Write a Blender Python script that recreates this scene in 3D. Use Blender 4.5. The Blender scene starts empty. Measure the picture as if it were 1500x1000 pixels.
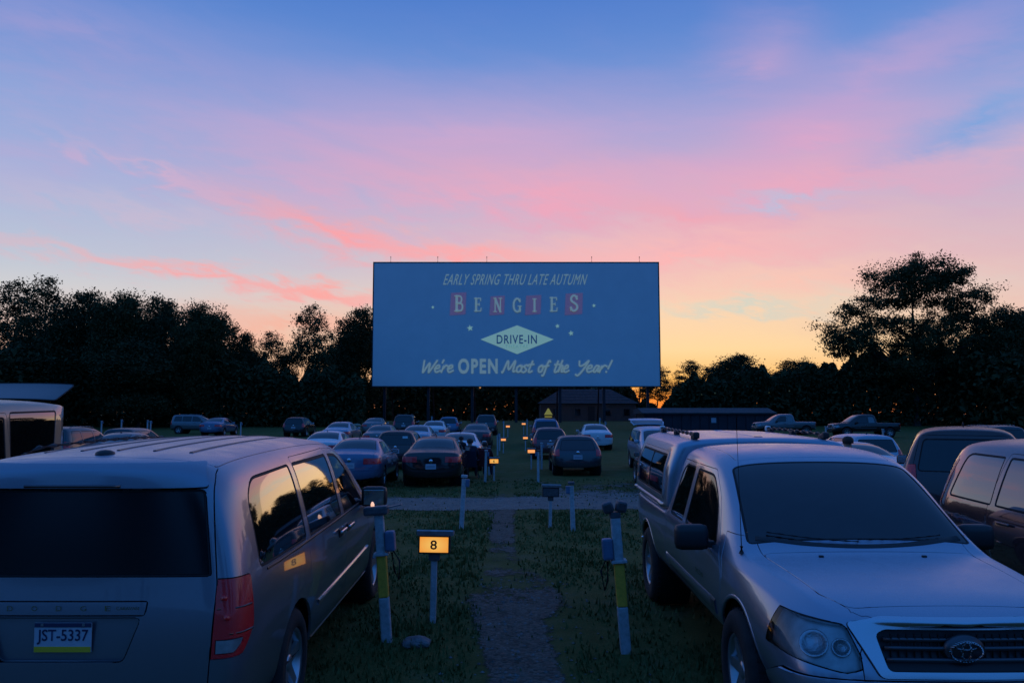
import bpy, bmesh, math, random
import numpy as np
from mathutils import Vector, Matrix, Euler
from mathutils.bvhtree import BVHTree
random.seed(7)
RNG = np.random.default_rng(11)
SC = bpy.context.scene
COL = SC.collection
R = math.radians
PI = math.pi

# ------------------------------------------------------------------ camera
CAM_H = 1.97
FPX = 1177.0            # focal length in photo pixels (1500 wide)
cam_d = bpy.data.cameras.new('camera')
cam_d.sensor_width = 36.0
cam_d.lens = 36.0 * FPX / 1500.0
cam_d.clip_start = 0.1
cam_d.clip_end = 9000
cam = bpy.data.objects.new('camera', cam_d)
COL.objects.link(cam)
cam.location = (0, 0, CAM_H)
cam.rotation_euler = (R(90 + 5.15), 0, 0)
SC.camera = cam

# ------------------------------------------------------------------ view
SC.view_settings.view_transform = 'Standard'
SC.view_settings.look = 'None'
SC.view_settings.exposure = 0.0
SC.view_settings.gamma = 1.0
SC.view_settings.use_curve_mapping = False
SC.render.engine = 'CYCLES'
SC.cycles.max_bounces = 6
SC.cycles.diffuse_bounces = 2
SC.cycles.glossy_bounces = 3
SC.cycles.transparent_max_bounces = 6
SC.cycles.caustics_reflective = False
SC.cycles.caustics_refractive = False
SC.cycles.use_denoising = True

def lin(r, g, b):
    def f(c):
        c /= 255.0
        return c / 12.92 if c <= 0.04045 else ((c + 0.055) / 1.055) ** 2.4
    return (f(r), f(g), f(b), 1.0)

# ------------------------------------------------------------------ node expression helper
class E:
    """A float socket with arithmetic."""
    def __init__(s, nt, sock): s.nt, s.k = nt, sock
    @staticmethod
    def op(nt, op, *a, clamp=False):
        n = nt.nodes.new('ShaderNodeMath'); n.operation = op; n.use_clamp = clamp
        for i, v in enumerate(a):
            if isinstance(v, E): nt.links.new(v.k, n.inputs[i])
            else: n.inputs[i].default_value = v
        return E(nt, n.outputs[0])
    def __add__(s, o): return E.op(s.nt, 'ADD', s, o)
    __radd__ = __add__
    def __sub__(s, o): return E.op(s.nt, 'SUBTRACT', s, o)
    def __rsub__(s, o): return E.op(s.nt, 'SUBTRACT', o, s)
    def __mul__(s, o): return E.op(s.nt, 'MULTIPLY', s, o)
    __rmul__ = __mul__
    def __truediv__(s, o): return E.op(s.nt, 'DIVIDE', s, o)
    def f(s, op, *a, clamp=False): return E.op(s.nt, op, s, *a, clamp=clamp)
    def clamp(s): return E.op(s.nt, 'ADD', s, 0.0, clamp=True)
def gauss(nt, t2): return E.op(nt, 'EXPONENT', t2 * -1.0)
def ramp(nt, fac, stops, interp='LINEAR'):
    n = nt.nodes.new('ShaderNodeValToRGB'); cr = n.color_ramp; cr.interpolation = interp
    while len(cr.elements) < len(stops): cr.elements.new(0.5)
    for e, (p, c) in zip(cr.elements, stops):
        e.position = p; e.color = c
    nt.links.new(fac.k if isinstance(fac, E) else fac, n.inputs[0])
    return n.outputs[0]
def mixc(nt, fac, a, b, mode='MIX'):
    n = nt.nodes.new('ShaderNodeMix'); n.data_type = 'RGBA'; n.blend_type = mode
    for v, i in ((fac, 0), (a, 6), (b, 7)):
        if isinstance(v, E): v = v.k
        if hasattr(v, 'is_linked') or hasattr(v, 'links'): nt.links.new(v, n.inputs[i])
        else: n.inputs[i].default_value = v
    return n.outputs[2]
def noise(nt, vec, scale, detail=4, rough=0.55, dist=0.0):
    n = nt.nodes.new('ShaderNodeTexNoise'); n.inputs['Scale'].default_value = scale
    n.inputs['Detail'].default_value = detail; n.inputs['Roughness'].default_value = rough
    n.inputs['Distortion'].default_value = dist
    if vec is not None: nt.links.new(vec, n.inputs['Vector'])
    return E(nt, n.outputs['Fac'])

# ------------------------------------------------------------------ world: dusk sky with pink high cloud
SUN_AZ = R(11.5)         # to the right of the view axis, just under the tree line
world = bpy.data.worlds.new('World'); SC.world = world; world.use_nodes = True
nt = world.node_tree
for n in list(nt.nodes): nt.nodes.remove(n)
out = nt.nodes.new('ShaderNodeOutputWorld'); bg = nt.nodes.new('ShaderNodeBackground')
nt.links.new(bg.outputs[0], out.inputs[0])
tc = nt.nodes.new('ShaderNodeTexCoord'); sep = nt.nodes.new('ShaderNodeSeparateXYZ')
nt.links.new(tc.outputs['Generated'], sep.inputs[0])
dx, dy, dz = (E(nt, sep.outputs[i]) for i in range(3))
az = E.op(nt, 'ARCTAN2', dx, dy)
el = E.op(nt, 'ARCSINE', dz)
elc = el.f('MAXIMUM', 0.0)
t_el = E.op(nt, 'POWER', elc * (2 / PI), 0.5)          # 0 horizon .. 1 zenith, more room near the horizon
def q(deg): return math.sqrt(deg / 90.0)
dsun = az - SUN_AZ
warm = gauss(nt, (dsun * (1 / R(26))) * (dsun * (1 / R(26))))
# clear sky towards the sunset
front = ramp(nt, t_el, [(0, lin(255, 112, 44)), (q(1.2), lin(255, 150, 60)), (q(2.4), lin(255, 192, 104)), (q(4.5), lin(253, 216, 160)),
    (q(7.5), lin(247, 212, 180)), (q(10), lin(232, 198, 192)), (q(15), lin(196, 180, 208)), (q(19.6), lin(152, 164, 216)), (q(24), lin(106, 144, 212)),
    (q(28.8), lin(76, 124, 204)), (q(45), lin(58, 116, 200)), (1, lin(54, 114, 202))])
side = ramp(nt, t_el, [(0, lin(244, 168, 136)), (q(4.5), lin(238, 192, 172)), (q(8), lin(204, 206, 212)), (q(10), lin(184, 198, 217)), (q(15), lin(163, 177, 219)),
    (q(19.6), lin(140, 164, 217)), (q(24), lin(104, 144, 212)), (q(28.8), lin(72, 122, 203)), (q(45), lin(58, 116, 200)), (1, lin(54, 114, 202))])
back = ramp(nt, t_el, [(0, lin(46, 92, 152)), (q(6), lin(46, 106, 182)), (q(12), lin(44, 114, 198)), (q(22), lin(44, 116, 206)),
    (q(45), lin(48, 116, 206)), (1, lin(54, 114, 202))])
sky = mixc(nt, warm, side, front)
backf = E.op(nt, 'SUBTRACT', 0.35, dy).f('MULTIPLY', 1.1).clamp()
sky = mixc(nt, backf, sky, back)
# streaky noise for the clouds (stretched along the horizon)
mp = nt.nodes.new('ShaderNodeCombineXYZ')
for i, v in enumerate((dx * 2.2, dy * 2.2, dz * 11.0 + dx * 1.2)): nt.links.new(v.k, mp.inputs[i])
n1 = noise(nt, mp.outputs[0], 1.6, 4, 0.55, 0.6)
mp2 = nt.nodes.new('ShaderNodeCombineXYZ')
for i, v in enumerate((dx * 3.0, dy * 3.0, dz * 26.0 - dx * 3.0)): nt.links.new(v.k, mp2.inputs[i])
n2 = noise(nt, mp2.outputs[0], 2.2, 4, 0.6, 0.3)
mp3 = nt.nodes.new('ShaderNodeCombineXYZ')
for i, v in enumerate((dx * 5.0, dy * 5.0, dz * 17.0 + dx * 4.0)): nt.links.new(v.k, mp3.inputs[i])
n3 = noise(nt, mp3.outputs[0], 2.6, 5, 0.6, 0.4)
nmix = (n1 * 0.45 + n2 * 0.22 + n3 * 0.33 - 0.5) * 3.2
wx = nt.nodes.new('ShaderNodeCombineXYZ')               # image-like angles in milliradians, warped a little for wispy edges
nt.links.new((az * 1177.0 + nmix * 50.0).k, wx.inputs[0]); nt.links.new((el * 1177.0 + ((n2 - 0.5) * 40.0 + (n3 - 0.5) * 95.0)).k, wx.inputs[1])
def blob(px, py, sx, sy, tilt=0.0, gain=1.0, nz=0.5):
    mpn = nt.nodes.new('ShaderNodeMapping'); mpn.vector_type = 'TEXTURE'
    mpn.inputs['Location'].default_value = ((px - 750) * 0.985, 606 - py, 0); mpn.inputs['Rotation'].default_value = (0, 0, -math.atan(tilt))
    mpn.inputs['Scale'].default_value = (sx * 2.1, sy * 2.1, 1)
    nt.links.new(wx.outputs[0], mpn.inputs[0])
    gr = nt.nodes.new('ShaderNodeTexGradient'); gr.gradient_type = 'QUADRATIC_SPHERE'; nt.links.new(mpn.outputs[0], gr.inputs[0])
    f = E.op(nt, 'MULTIPLY_ADD', nmix, nz * gain * 1.5, gain * 1.55)
    return E.op(nt, 'MULTIPLY', E(nt, gr.outputs['Fac']), f, clamp=True)
# a thin veil goes on all round the sunset half of the sky
veil = gauss(nt, (el - R(16.5)) * (1 / R(6)) * ((el - R(16.5)) * (1 / R(6)))) * gauss(nt, (dsun * (1 / R(70))) * (dsun * (1 / R(70))))
sky = mixc(nt, (veil * (nmix * 0.7 + 0.10)).clamp(), sky, lin(204, 166, 206))
for (b, c) in ((blob(700, 205, 430, 60, -0.02, 0.42, 0.9), lin(202, 168, 208)),
               (blob(150, 120, 320, 48, 0.10, 0.34, 0.8), lin(160, 156, 210)),
               (blob(1130, 125, 65, 55, 0.3, 0.55, 0.8), lin(182, 160, 208)),
               (blob(1270, 165, 170, 34, -0.30, 0.55, 1.0), lin(186, 162, 210)),
               (blob(770, 285, 330, 52, 0.05, 0.70, 0.9), lin(234, 168, 192)),
               (blob(1190, 238, 150, 46, 0.0, 0.66, 0.95), lin(218, 166, 202)),
               (blob(1200, 290, 200, 32, 0.10, 0.66, 0.9), lin(230, 170, 194)),
               (blob(1010, 328, 170, 26, 0.10, 0.55, 0.6), lin(240, 166, 182)),
               (blob(1010, 375, 290, 30, 0.0, 0.60, 0.7), lin(252, 182, 182)),
               (blob(485, 345, 150, 20, 0.22, 0.70, 0.8), lin(247, 164, 172)),
               (blob(680, 372, 170, 18, 0.10, 0.62, 0.5), lin(254, 168, 170)),
               (blob(250, 290, 130, 10, 0.26, 0.38, 0.7), lin(216, 176, 204)),
               (blob(240, 338, 160, 16, 0.10, 0.34, 0.7), lin(212, 186, 206)),
               (blob(320, 417, 260, 11, 0.09, 0.62, 0.8), lin(244, 174, 176)),
               (blob(480, 430, 110, 13, 0.03, 0.62, 0.5), lin(252, 170, 164)),
               (blob(430, 478, 170, 24, 0.0, 0.50, 0.5), lin(252, 172, 150)),
               (blob(1150, 418, 220, 20, 0.0, 0.50, 0.5), lin(252, 200, 182)),
               (blob(1085, 456, 140, 10, 0.03, 0.62, 0.5), lin(206, 214, 200)),
               (blob(1400, 236, 120, 22, -0.28, 0.55, 0.8), lin(126, 164, 220)),
               (blob(1160, 314, 70, 12, 0.12, 0.50, 0.6), lin(182, 192, 222)),
               (blob(1440, 288, 140, 20, -0.08, 0.50, 0.5), lin(216, 176, 202)),
               (blob(1960, 400, 560, 85, 0.0, 0.7, 0.5), lin(238, 166, 172))):
    sky = mixc(nt, b, sky, c)
# physical sky for the twilight scatter underneath
ns = nt.nodes.new('ShaderNodeTexSky'); ns.sky_type = 'NISHITA'; ns.sun_disc = False
ns.sun_elevation = R(1.0); ns.sun_rotation = SUN_AZ; ns.altitude = 10; ns.dust_density = 1.5
nsm = mixc(nt, 1.0, ns.outputs[0], (0.05, 0.05, 0.05, 1), 'MULTIPLY')
sky = mixc(nt, 0.06, sky, nsm, 'ADD')
nt.links.new(sky, bg.inputs[0]); bg.inputs[1].default_value = 1.0
world.cycles.sampling_method = 'MANUAL'; world.cycles.sample_map_resolution = 256

sun_d = bpy.data.lights.new('sun', 'SUN'); sun_d.energy = 0.05; sun_d.angle = R(20); sun_d.color = (1.0, 0.62, 0.36)
sun = bpy.data.objects.new('sun', sun_d); COL.objects.link(sun)
sd = Vector((math.sin(SUN_AZ) * math.cos(R(2)), math.cos(SUN_AZ) * math.cos(R(2)), math.sin(R(2))))
sun.rotation_euler = sd.to_track_quat('Z', 'Y').to_euler()
sun.location = (20, 80, 40)

# ------------------------------------------------------------------ materials
def mat(name, col, rough=0.6, metal=0.0, coat=0.0, emis=None, es=0.0, ior=1.5, var=0.0, vscale=20.0, bump=0.0, bscale=60.0, col2=None, spec=0.5):
    m = bpy.data.materials.new(name); m.use_nodes = True; t = m.node_tree
    b = t.nodes['Principled BSDF']
    c = tuple(col) + (1.0,) if len(col) == 3 else tuple(col)
    b.inputs['Base Color'].default_value = c
    b.inputs['Roughness'].default_value = rough; b.inputs['Metallic'].default_value = metal
    b.inputs['IOR'].default_value = ior; b.inputs['Coat Weight'].default_value = coat
    b.inputs['Coat Roughness'].default_value = 0.04; b.inputs['Specular IOR Level'].default_value = spec
    if emis:
        b.inputs['Emission Color'].default_value = tuple(emis) + (1.0,); b.inputs['Emission Strength'].default_value = es
    if var or bump:
        tcn = t.nodes.new('ShaderNodeTexCoord')
    if var:
        nf = noise(t, tcn.outputs['Object'], vscale, 5, 0.6)
        lo = tuple(max(0, x * (1 - var)) for x in c[:3]) + (1,)
        hi = tuple(min(1, x * (1 + var)) for x in c[:3]) + (1,)
        if col2: lo, hi = c, tuple(col2) + (1,)
        t.links.new(ramp(t, nf, [(0.32, lo), (0.68, hi)]), b.inputs['Base Color'])
    if bump:
        nb = noise(t, tcn.outputs['Object'], bscale, 4, 0.6)
        bn = t.nodes.new('ShaderNodeBump'); bn.inputs['Strength'].default_value = bump; bn.inputs['Distance'].default_value = 0.02
        t.links.new(nb.k, bn.inputs['Height']); t.links.new(bn.outputs[0], b.inputs['Normal'])
    return m
def paint(name, col, metal=0.35, rough=0.32, coat=1.0):
    """Car paint: metallic base with clear coat, a film of dust low down and faint mottling."""
    m = mat(name, col, rough, metal, coat, spec=0.15 if max(col) < 0.06 else 0.5); t = m.node_tree; b = t.nodes['Principled BSDF']
    b.inputs['Coat IOR'].default_value = 1.6
    tcn = t.nodes.new('ShaderNodeTexCoord'); sp = t.nodes.new('ShaderNodeSeparateXYZ'); t.links.new(tcn.outputs['Object'], sp.inputs[0])
    nz = noise(t, tcn.outputs['Object'], 5.0, 6, 0.65)
    dirt = (((E(t, sp.outputs[2]) * -1.6 + 1.15).clamp()) * nz * 0.20).clamp()
    t.links.new(mixc(t, dirt, tuple(col) + (1,), (0.13, 0.12, 0.11, 1)), b.inputs['Base Color'])
    geo = t.nodes.new('ShaderNodeNewGeometry'); sn = t.nodes.new('ShaderNodeSeparateXYZ'); t.links.new(geo.outputs['Normal'], sn.inputs[0])
    up = ((E(t, sn.outputs[2]) - 0.35) * 1.7).clamp()                    # dew and dust lie on what faces up
    fine = noise(t, tcn.outputs['Object'], 160.0, 2, 0.5); broad = noise(t, tcn.outputs['Object'], 4.0, 5, 0.6)
    dew = up * (broad * 0.5 + fine * 0.5)
    t.links.new((dirt * 0.4 + dew * 0.30 + rough).k, b.inputs['Roughness'])
    t.links.new((1.0 - dirt * 0.8 - dew * 1.1).k, b.inputs['Coat Weight'])
    t.links.new((dew * 0.5 + 0.03).k, b.inputs['Coat Roughness'])
    if metal > 0.5: t.links.new((metal - dew * 1.3).k, b.inputs['Metallic'])
    return m
M = {}
M['silver'] = paint('silver_paint', (0.32, 0.365, 0.445), 0.72, 0.30)
M['sand'] = paint('warm_silver_paint', (0.268, 0.274, 0.328), 0.74, 0.30)
M['beige'] = paint('beige_paint', (0.34, 0.26, 0.17), 0.1, 0.3)
M['black'] = paint('black_paint', (0.012, 0.012, 0.014), 0.0, 0.3)
M['maroon_gloss'] = paint('maroon_gloss_paint', (0.11, 0.07, 0.078), 0.55, 0.25); M['maroon_gloss'].node_tree.nodes['Principled BSDF'].inputs['Coat IOR'].default_value = 2.1
M['maroon'] = paint('maroon_paint', (0.10, 0.018, 0.02), 0.2, 0.3)
M['brown'] = paint('dark_brown_paint', (0.05, 0.022, 0.02), 0.1, 0.3)
M['white'] = paint('white_paint', (0.62, 0.63, 0.65), 0.0, 0.35)
M['paleblue'] = paint('pale_blue_paint', (0.34, 0.42, 0.50), 0.3, 0.35)
M['blue'] = paint('blue_paint', (0.07, 0.13, 0.24), 0.3, 0.3)
M['grey'] = paint('grey_paint', (0.14, 0.145, 0.155), 0.4, 0.34)
M['charcoal'] = paint('charcoal_paint', (0.045, 0.048, 0.055), 0.3, 0.3)
M['glass'] = mat('tinted_glass', (0.004, 0.005, 0.006), 0.015, 0.0, 0.0, ior=1.66)
def smear_glass(m):
    t = m.node_tree; b = t.nodes['Principled BSDF']; tcn = t.nodes.new('ShaderNodeTexCoord'); nz = noise(t, tcn.outputs['Object'], 2.2, 6, 0.7, 0.8)
    f = ((nz - 0.45) * 3.0).clamp(); t.links.new((f * 0.10 + 0.012).k, b.inputs['Roughness']); t.links.new(mixc(t, f, (0.003, 0.004, 0.005, 1), (0.012, 0.013, 0.015, 1)), b.inputs['Base Color'])
smear_glass(M['glass'])
M['sideglass'] = mat('mirrored_tint_glass', (0.006, 0.006, 0.007), 0.012, 0.0, 1.0, ior=2.1)
M['rubber'] = mat('black_rubber', (0.012, 0.012, 0.013), 0.75, var=0.3, vscale=30)
M['trim'] = mat('black_plastic', (0.016, 0.016, 0.018), 0.5, bump=0.05, bscale=300)
M['tyre'] = mat('tyre_rubber', (0.017, 0.016, 0.016), 0.85, var=0.4, vscale=12, bump=0.2, bscale=80)
M['alloy'] = mat('alloy_wheel', (0.45, 0.45, 0.47), 0.32, 0.8, var=0.15, vscale=9)
M['chrome'] = mat('chrome', (0.72, 0.73, 0.75), 0.12, 1.0)
M['dull_metal'] = mat('dull_metal', (0.30, 0.31, 0.33), 0.45, 0.8, var=0.2)
M['red_lens'] = mat('red_lens', (0.80, 0.012, 0.02), 0.12, 0.0, 1.0, bump=0.3, bscale=160)
M['clear_lens'] = mat('clear_lens', (0.34, 0.36, 0.38), 0.08, 0.35, 1.0, var=0.3, vscale=14)
M['amber_lens'] = mat('amber_lens', (0.95, 0.34, 0.05), 0.35)
M['interior'] = mat('dark_interior', (0.012, 0.011, 0.012), 0.8)
M['under'] = mat('underbody', (0.010, 0.010, 0.010), 0.9)
# ------------------------------------------------------------------ object helpers
def link(name, me, parent=None, mats=(), smooth=True):
    o = bpy.data.objects.new(name, me); COL.objects.link(o)
    for m in mats: me.materials.append(m)
    if smooth and len(me.polygons): me.polygons.foreach_set('use_smooth', [True] * len(me.polygons))
    if parent: o.parent = parent
    return o
def empty(name, loc=(0, 0, 0), rz=0.0, parent=None):
    o = bpy.data.objects.new(name, None); COL.objects.link(o); o.empty_display_size = 0.2
    o.location = loc; o.rotation_euler = (0, 0, rz)
    if parent: o.parent = parent
    return o
def tag(o, label=None, cat=None, group=None, kind=None):
    if label: o['label'] = label
    if cat: o['category'] = cat
    if group: o['group'] = group
    if kind: o['kind'] = kind
    return o
def copy_tree(o, parent=None):
    c = o.copy(); COL.objects.link(c); c.parent = parent
    for ch in list(o.children): copy_tree(ch, c)
    return c
class MB:
    """Collects simple shapes; build() links them as one mesh."""
    def __init__(s): s.v, s.f, s.sm = [], [], []
    def add(s, vs, fs, smooth=False):
        k = len(s.v); s.v += [tuple(p) for p in vs]; s.f += [tuple(i + k for i in f) for f in fs]; s.sm += [smooth] * len(fs); return s
    def box(s, c, size, rot=None, bev=0.0):
        hx, hy, hz = (d / 2 for d in size)
        if bev > 0:
            bm = bmesh.new(); bmesh.ops.create_cube(bm, size=1.0, matrix=Matrix.Diagonal((size[0], size[1], size[2], 1)))
            bmesh.ops.bevel(bm, geom=list(bm.edges), offset=bev, segments=2, affect='EDGES', profile=0.6)
            vs = [v.co.copy() for v in bm.verts]; bm.verts.index_update(); fs = [[v.index for v in f.verts] for f in bm.faces]; bm.free()
        else:
            vs = [Vector((x, y, z)) for x in (-hx, hx) for y in (-hy, hy) for z in (-hz, hz)]
            fs = [(0, 1, 3, 2), (4, 6, 7, 5), (0, 4, 5, 1), (2, 3, 7, 6), (0, 2, 6, 4), (1, 5, 7, 3)]
        m = Euler(rot).to_matrix() if rot else None
        return s.add([(m @ v if m else v) + Vector(c) for v in vs], fs)
    def tube(s, pts, r, n=8, caps=True, smooth=True):
        pts = [Vector(p) for p in pts]; rs = r if isinstance(r, (list, tuple)) else [r] * len(pts)
        vs = []; up = None
        for i, p in enumerate(pts):
            d = (pts[min(i + 1, len(pts) - 1)] - pts[max(i - 1, 0)]).normalized()
            if up is None: up = Vector((0, 0, 1)) if abs(d.z) < 0.9 else Vector((1, 0, 0))
            a = d.cross(up)
            if a.length < 1e-4: a = d.orthogonal()
            a.normalize(); b = d.cross(a); up = b.cross(d) if b.cross(d).length > 1e-3 else up
            up = -a.cross(d)
            for k in range(n):
                t = 2 * PI * k / n; vs.append(p + (a * math.cos(t) + b * math.sin(t)) * rs[i])
        fs = [(i * n + k, i * n + (k + 1) % n, (i + 1) * n + (k + 1) % n, (i + 1) * n + k) for i in range(len(pts) - 1) for k in range(n)]
        s.add(vs, fs, smooth)
        if caps: s.add(vs[:n], [tuple(range(n))[::-1]]); s.add(vs[-n:], [tuple(range(n))])
        return s
    def lathe(s, prof, n=24, axis='X', smooth=True, off=(0, 0, 0)):
        """prof: (along axis, radius)"""
        vs = []
        for (a, r) in prof:
            for k in range(n):
                t = 2 * PI * k / n; c, d = r * math.cos(t), r * math.sin(t)
                vs.append(Vector({'X': (a, c, d), 'Y': (c, a, d), 'Z': (c, d, a)}[axis]) + Vector(off))
        fs = [(i * n + k, i * n + (k + 1) % n, (i + 1) * n + (k + 1) % n, (i + 1) * n + k) for i in range(len(prof) - 1) for k in range(n)]
        return s.add(vs, fs, smooth)
    def prism(s, poly, axis, a0, a1):
        """poly of 2-D points extruded along axis from a0 to a1"""
        n = len(poly)
        def P(p, a): return {'X': (a, p[0], p[1]), 'Y': (p[0], a, p[1]), 'Z': (p[0], p[1], a)}[axis]
        vs = [P(p, a0) for p in poly] + [P(p, a1) for p in poly]
        return s.add(vs, [tuple(range(n)), tuple(range(n, 2 * n))[::-1]] + [(i, i + n, (i + 1) % n + n, (i + 1) % n) for i in range(n)])
    def quads(s, vs, fs, smooth=True): return s.add(vs, fs, smooth)
    def mesh(s, name):
        me = bpy.data.meshes.new(name); me.from_pydata(s.v, [], s.f); me.polygons.foreach_set('use_smooth', s.sm); me.update(); return me
    def build(s, name, m, parent=None):
        o = bpy.data.objects.new(name, s.mesh(name)); COL.objects.link(o); o.data.materials.append(m)
        if parent: o.parent = parent
        return o
def smoothstep(a, b, x):
    t = min(1, max(0, (x - a) / (b - a))); return t * t * (3 - 2 * t)
def gz(y):
    """Height of the ground along the lot: a low parking ramp, a shallow dip behind the lane, rising towards the screen."""
    return 0.085 * math.exp(-((y - 9.2) / 2.5) ** 2) - 0.2 * smoothstep(14, 23, y) + 0.42 * smoothstep(38, 66, y) + 0.75 * smoothstep(76, 115, y)
def X(px, d): return (px - 750) * d / FPX

# ------------------------------------------------------------------ ground
def np_mesh(name, v, f):
    me = bpy.data.meshes.new(name); v = np.asarray(v, dtype=np.float32); f = np.asarray(f, dtype=np.int32); k = f.shape[1]
    me.vertices.add(len(v)); me.vertices.foreach_set('co', v.ravel())
    me.loops.add(f.size); me.loops.foreach_set('vertex_index', f.ravel())
    me.polygons.add(len(f)); me.polygons.foreach_set('loop_start', np.arange(0, f.size, k, dtype=np.int32))
    me.update(calc_edges=True); return me
def sheet(name, xs, ys, zoff, m):
    v = [(x, y, gz(y) + zoff) for y in ys for x in xs]; nx = len(xs)
    f = [(j * nx + i, j * nx + i + 1, (j + 1) * nx + i + 1, (j + 1) * nx + i) for j in range(len(ys) - 1) for i in range(nx - 1)]
    o = link(name, np_mesh(name, v, f), None, (m,)); o['kind'] = 'structure'; return o
def ground_mat():
    m = mat('mown_grass_and_earth', (0.05, 0.06, 0.03), 0.95, spec=0.1); t = m.node_tree; b = t.nodes['Principled BSDF']
    tcn = t.nodes.new('ShaderNodeTexCoord'); o = tcn.outputs['Object']
    big = noise(t, o, 0.35, 4, 0.6); mid = noise(t, o, 2.2, 5, 0.65); fine = noise(t, o, 40, 4, 0.7)
    g = ramp(t, mid * 0.6 + fine * 0.4, [(0.3, (0.050, 0.053, 0.015, 1)), (0.5, (0.088, 0.095, 0.028, 1)), (0.7, (0.125, 0.125, 0.050, 1))])
    e = ramp(t, fine, [(0.3, (0.075, 0.062, 0.045, 1)), (0.7, (0.15, 0.125, 0.09, 1))])
    bare = ((big * 0.7 + mid * 0.5 - 0.62) * 5.0).clamp()
    t.links.new(mixc(t, bare * 0.55, g, e), b.inputs['Base Color'])
    bn = t.nodes.new('ShaderNodeBump'); bn.inputs['Strength'].default_value = 0.7; bn.inputs['Distance'].default_value = 0.05
    t.links.new((fine * 0.6 + mid * 0.6).k, bn.inputs['Height']); t.links.new(bn.outputs[0], b.inputs['Normal'])
    return m
def gravel_mat(name, c0, c1, edge=True):
    m = mat(name, c0, 0.95, spec=0.15); t = m.node_tree; b = t.nodes['Principled BSDF']; outn = t.nodes['Material Output']
    tcn = t.nodes.new('ShaderNodeTexCoord'); o = tcn.outputs['Object']
    vo = t.nodes.new('ShaderNodeTexVoronoi'); vo.inputs['Scale'].default_value = 34; t.links.new(o, vo.inputs['Vector'])
    st = noise(t, o, 3.0, 5, 0.65)
    sx = t.nodes.new('ShaderNodeSeparateColor'); t.links.new(vo.outputs['Color'], sx.inputs[0])
    t.links.new(ramp(t, E(t, sx.outputs[0]) * 0.5 + st * 0.6 - 0.05, [(0.15, tuple(c0) + (1,)), (0.85, tuple(c1) + (1,))]), b.inputs['Base Color'])
    bn = t.nodes.new('ShaderNodeBump'); bn.inputs['Strength'].default_value = 0.8; bn.inputs['Distance'].default_value = 0.02; bn.invert = True
    t.links.new(vo.outputs['Distance'], bn.inputs['Height']); t.links.new(bn.outputs[0], b.inputs['Normal'])
    if edge:
        at = t.nodes.new('ShaderNodeAttribute'); at.attribute_name = 'cover'
        nz = noise(t, o, 1.6, 6, 0.75); nf = noise(t, o, 14, 4, 0.7)
        a = ((E(t, at.outputs['Fac']) * 1.9 + (nz - 0.5) * 2.8 + (nf - 0.5) * 1.4 - 0.92) * 3.0).clamp()
        tr = t.nodes.new('ShaderNodeBsdfTransparent'); mx = t.nodes.new('ShaderNodeMixShader')
        t.links.new(a.k, mx.inputs[0]); t.links.new(tr.outputs[0], mx.inputs[1]); t.links.new(b.outputs[0], mx.inputs[2]); t.links.new(mx.outputs[0], outn.inputs[0])
    return m
M['ground'] = ground_mat()
M['gravel'] = gravel_mat('pale_gravel', (0.085, 0.078, 0.068), (0.27, 0.25, 0.22))
M['path'] = gravel_mat('trodden_gravel', (0.05, 0.042, 0.033), (0.17, 0.145, 0.115))
gx = [-3000, -1200, -500, -250, -120, -60, -30, -15, -8, -4, 0, 4, 8, 15, 30, 60, 120, 250, 500, 1200, 3000]
gy = [-400, -150, -60, -25, -8] + [v * 0.5 for v in range(-8, 50)] + list(range(25, 124, 2)) + [135, 160, 200, 280, 450, 800, 1500, 3000]
sheet('ground', gx, gy, 0.0, M['ground'])
def covered_sheet(name, rows, zoff, m, nx=24):
    """rows: (y, x0, x1, cover) centre-line strips; the cover attribute falls off to the sides."""
    v, f, c = [], [], []
    for (y, x0, x1, cv) in rows:
        for i in range(nx + 1):
            t = i / nx; s = 1 - abs(2 * t - 1)
            v.append((x0 + (x1 - x0) * t, y, gz(y) + zoff)); c.append(min(1.0, s * 2.2) * cv)
    n = nx + 1
    for j in range(len(rows) - 1):
        for i in range(nx): f.append((j * n + i, j * n + i + 1, (j + 1) * n + i + 1, (j + 1) * n + i))
    me = np_mesh(name, v, f); at = me.attributes.new('cover', 'FLOAT', 'POINT'); at.data.foreach_set('value', c)
    o = link(name, me, None, (m,)); o['kind'] = 'structure'; return o
def lerp_rows(keys, n):
    out = []
    for (a, b) in zip(keys[:-1], keys[1:]):
        for k in range(n): t = k / n; out.append(tuple(p + (q_ - p) * t for p, q_ in zip(a, b)))
    return out + [keys[-1]]
# the cross lane between the rows, and the wider worn gravel behind it on the right
def lane():
    xs = np.linspace(-45, 45, 181); v, f, c = [], [], []
    prof = [(16.9, 0), (17.5, .75), (18.4, 1), (19.6, 1), (20.6, .75), (21.6, .4), (23.2, .32), (25, .25), (27, .2), (28.5, 0)]
    for (y, cv) in prof:
        for x in xs:
            yy = y + 0.18 * math.sin(x * 0.9) + 0.1 * math.sin(x * 2.3 + 1)
            k = cv if y < 21 else cv * (1.7 if x > 0.9 else 0.9)
            v.append((x, yy, gz(yy) + 0.008)); c.append(k)
    n = len(xs)
    for j in range(len(prof) - 1):
        for i in range(n - 1): f.append((j * n + i, j * n + i + 1, (j + 1) * n + i + 1, (j + 1) * n + i))
    me = np_mesh('gravel_lane', v, f); at = me.attributes.new('cover', 'FLOAT', 'POINT'); at.data.foreach_set('value', c)
    o = link('gravel_lane', me, None, (M['gravel'],)); o['kind'] = 'structure'
lane()
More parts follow.
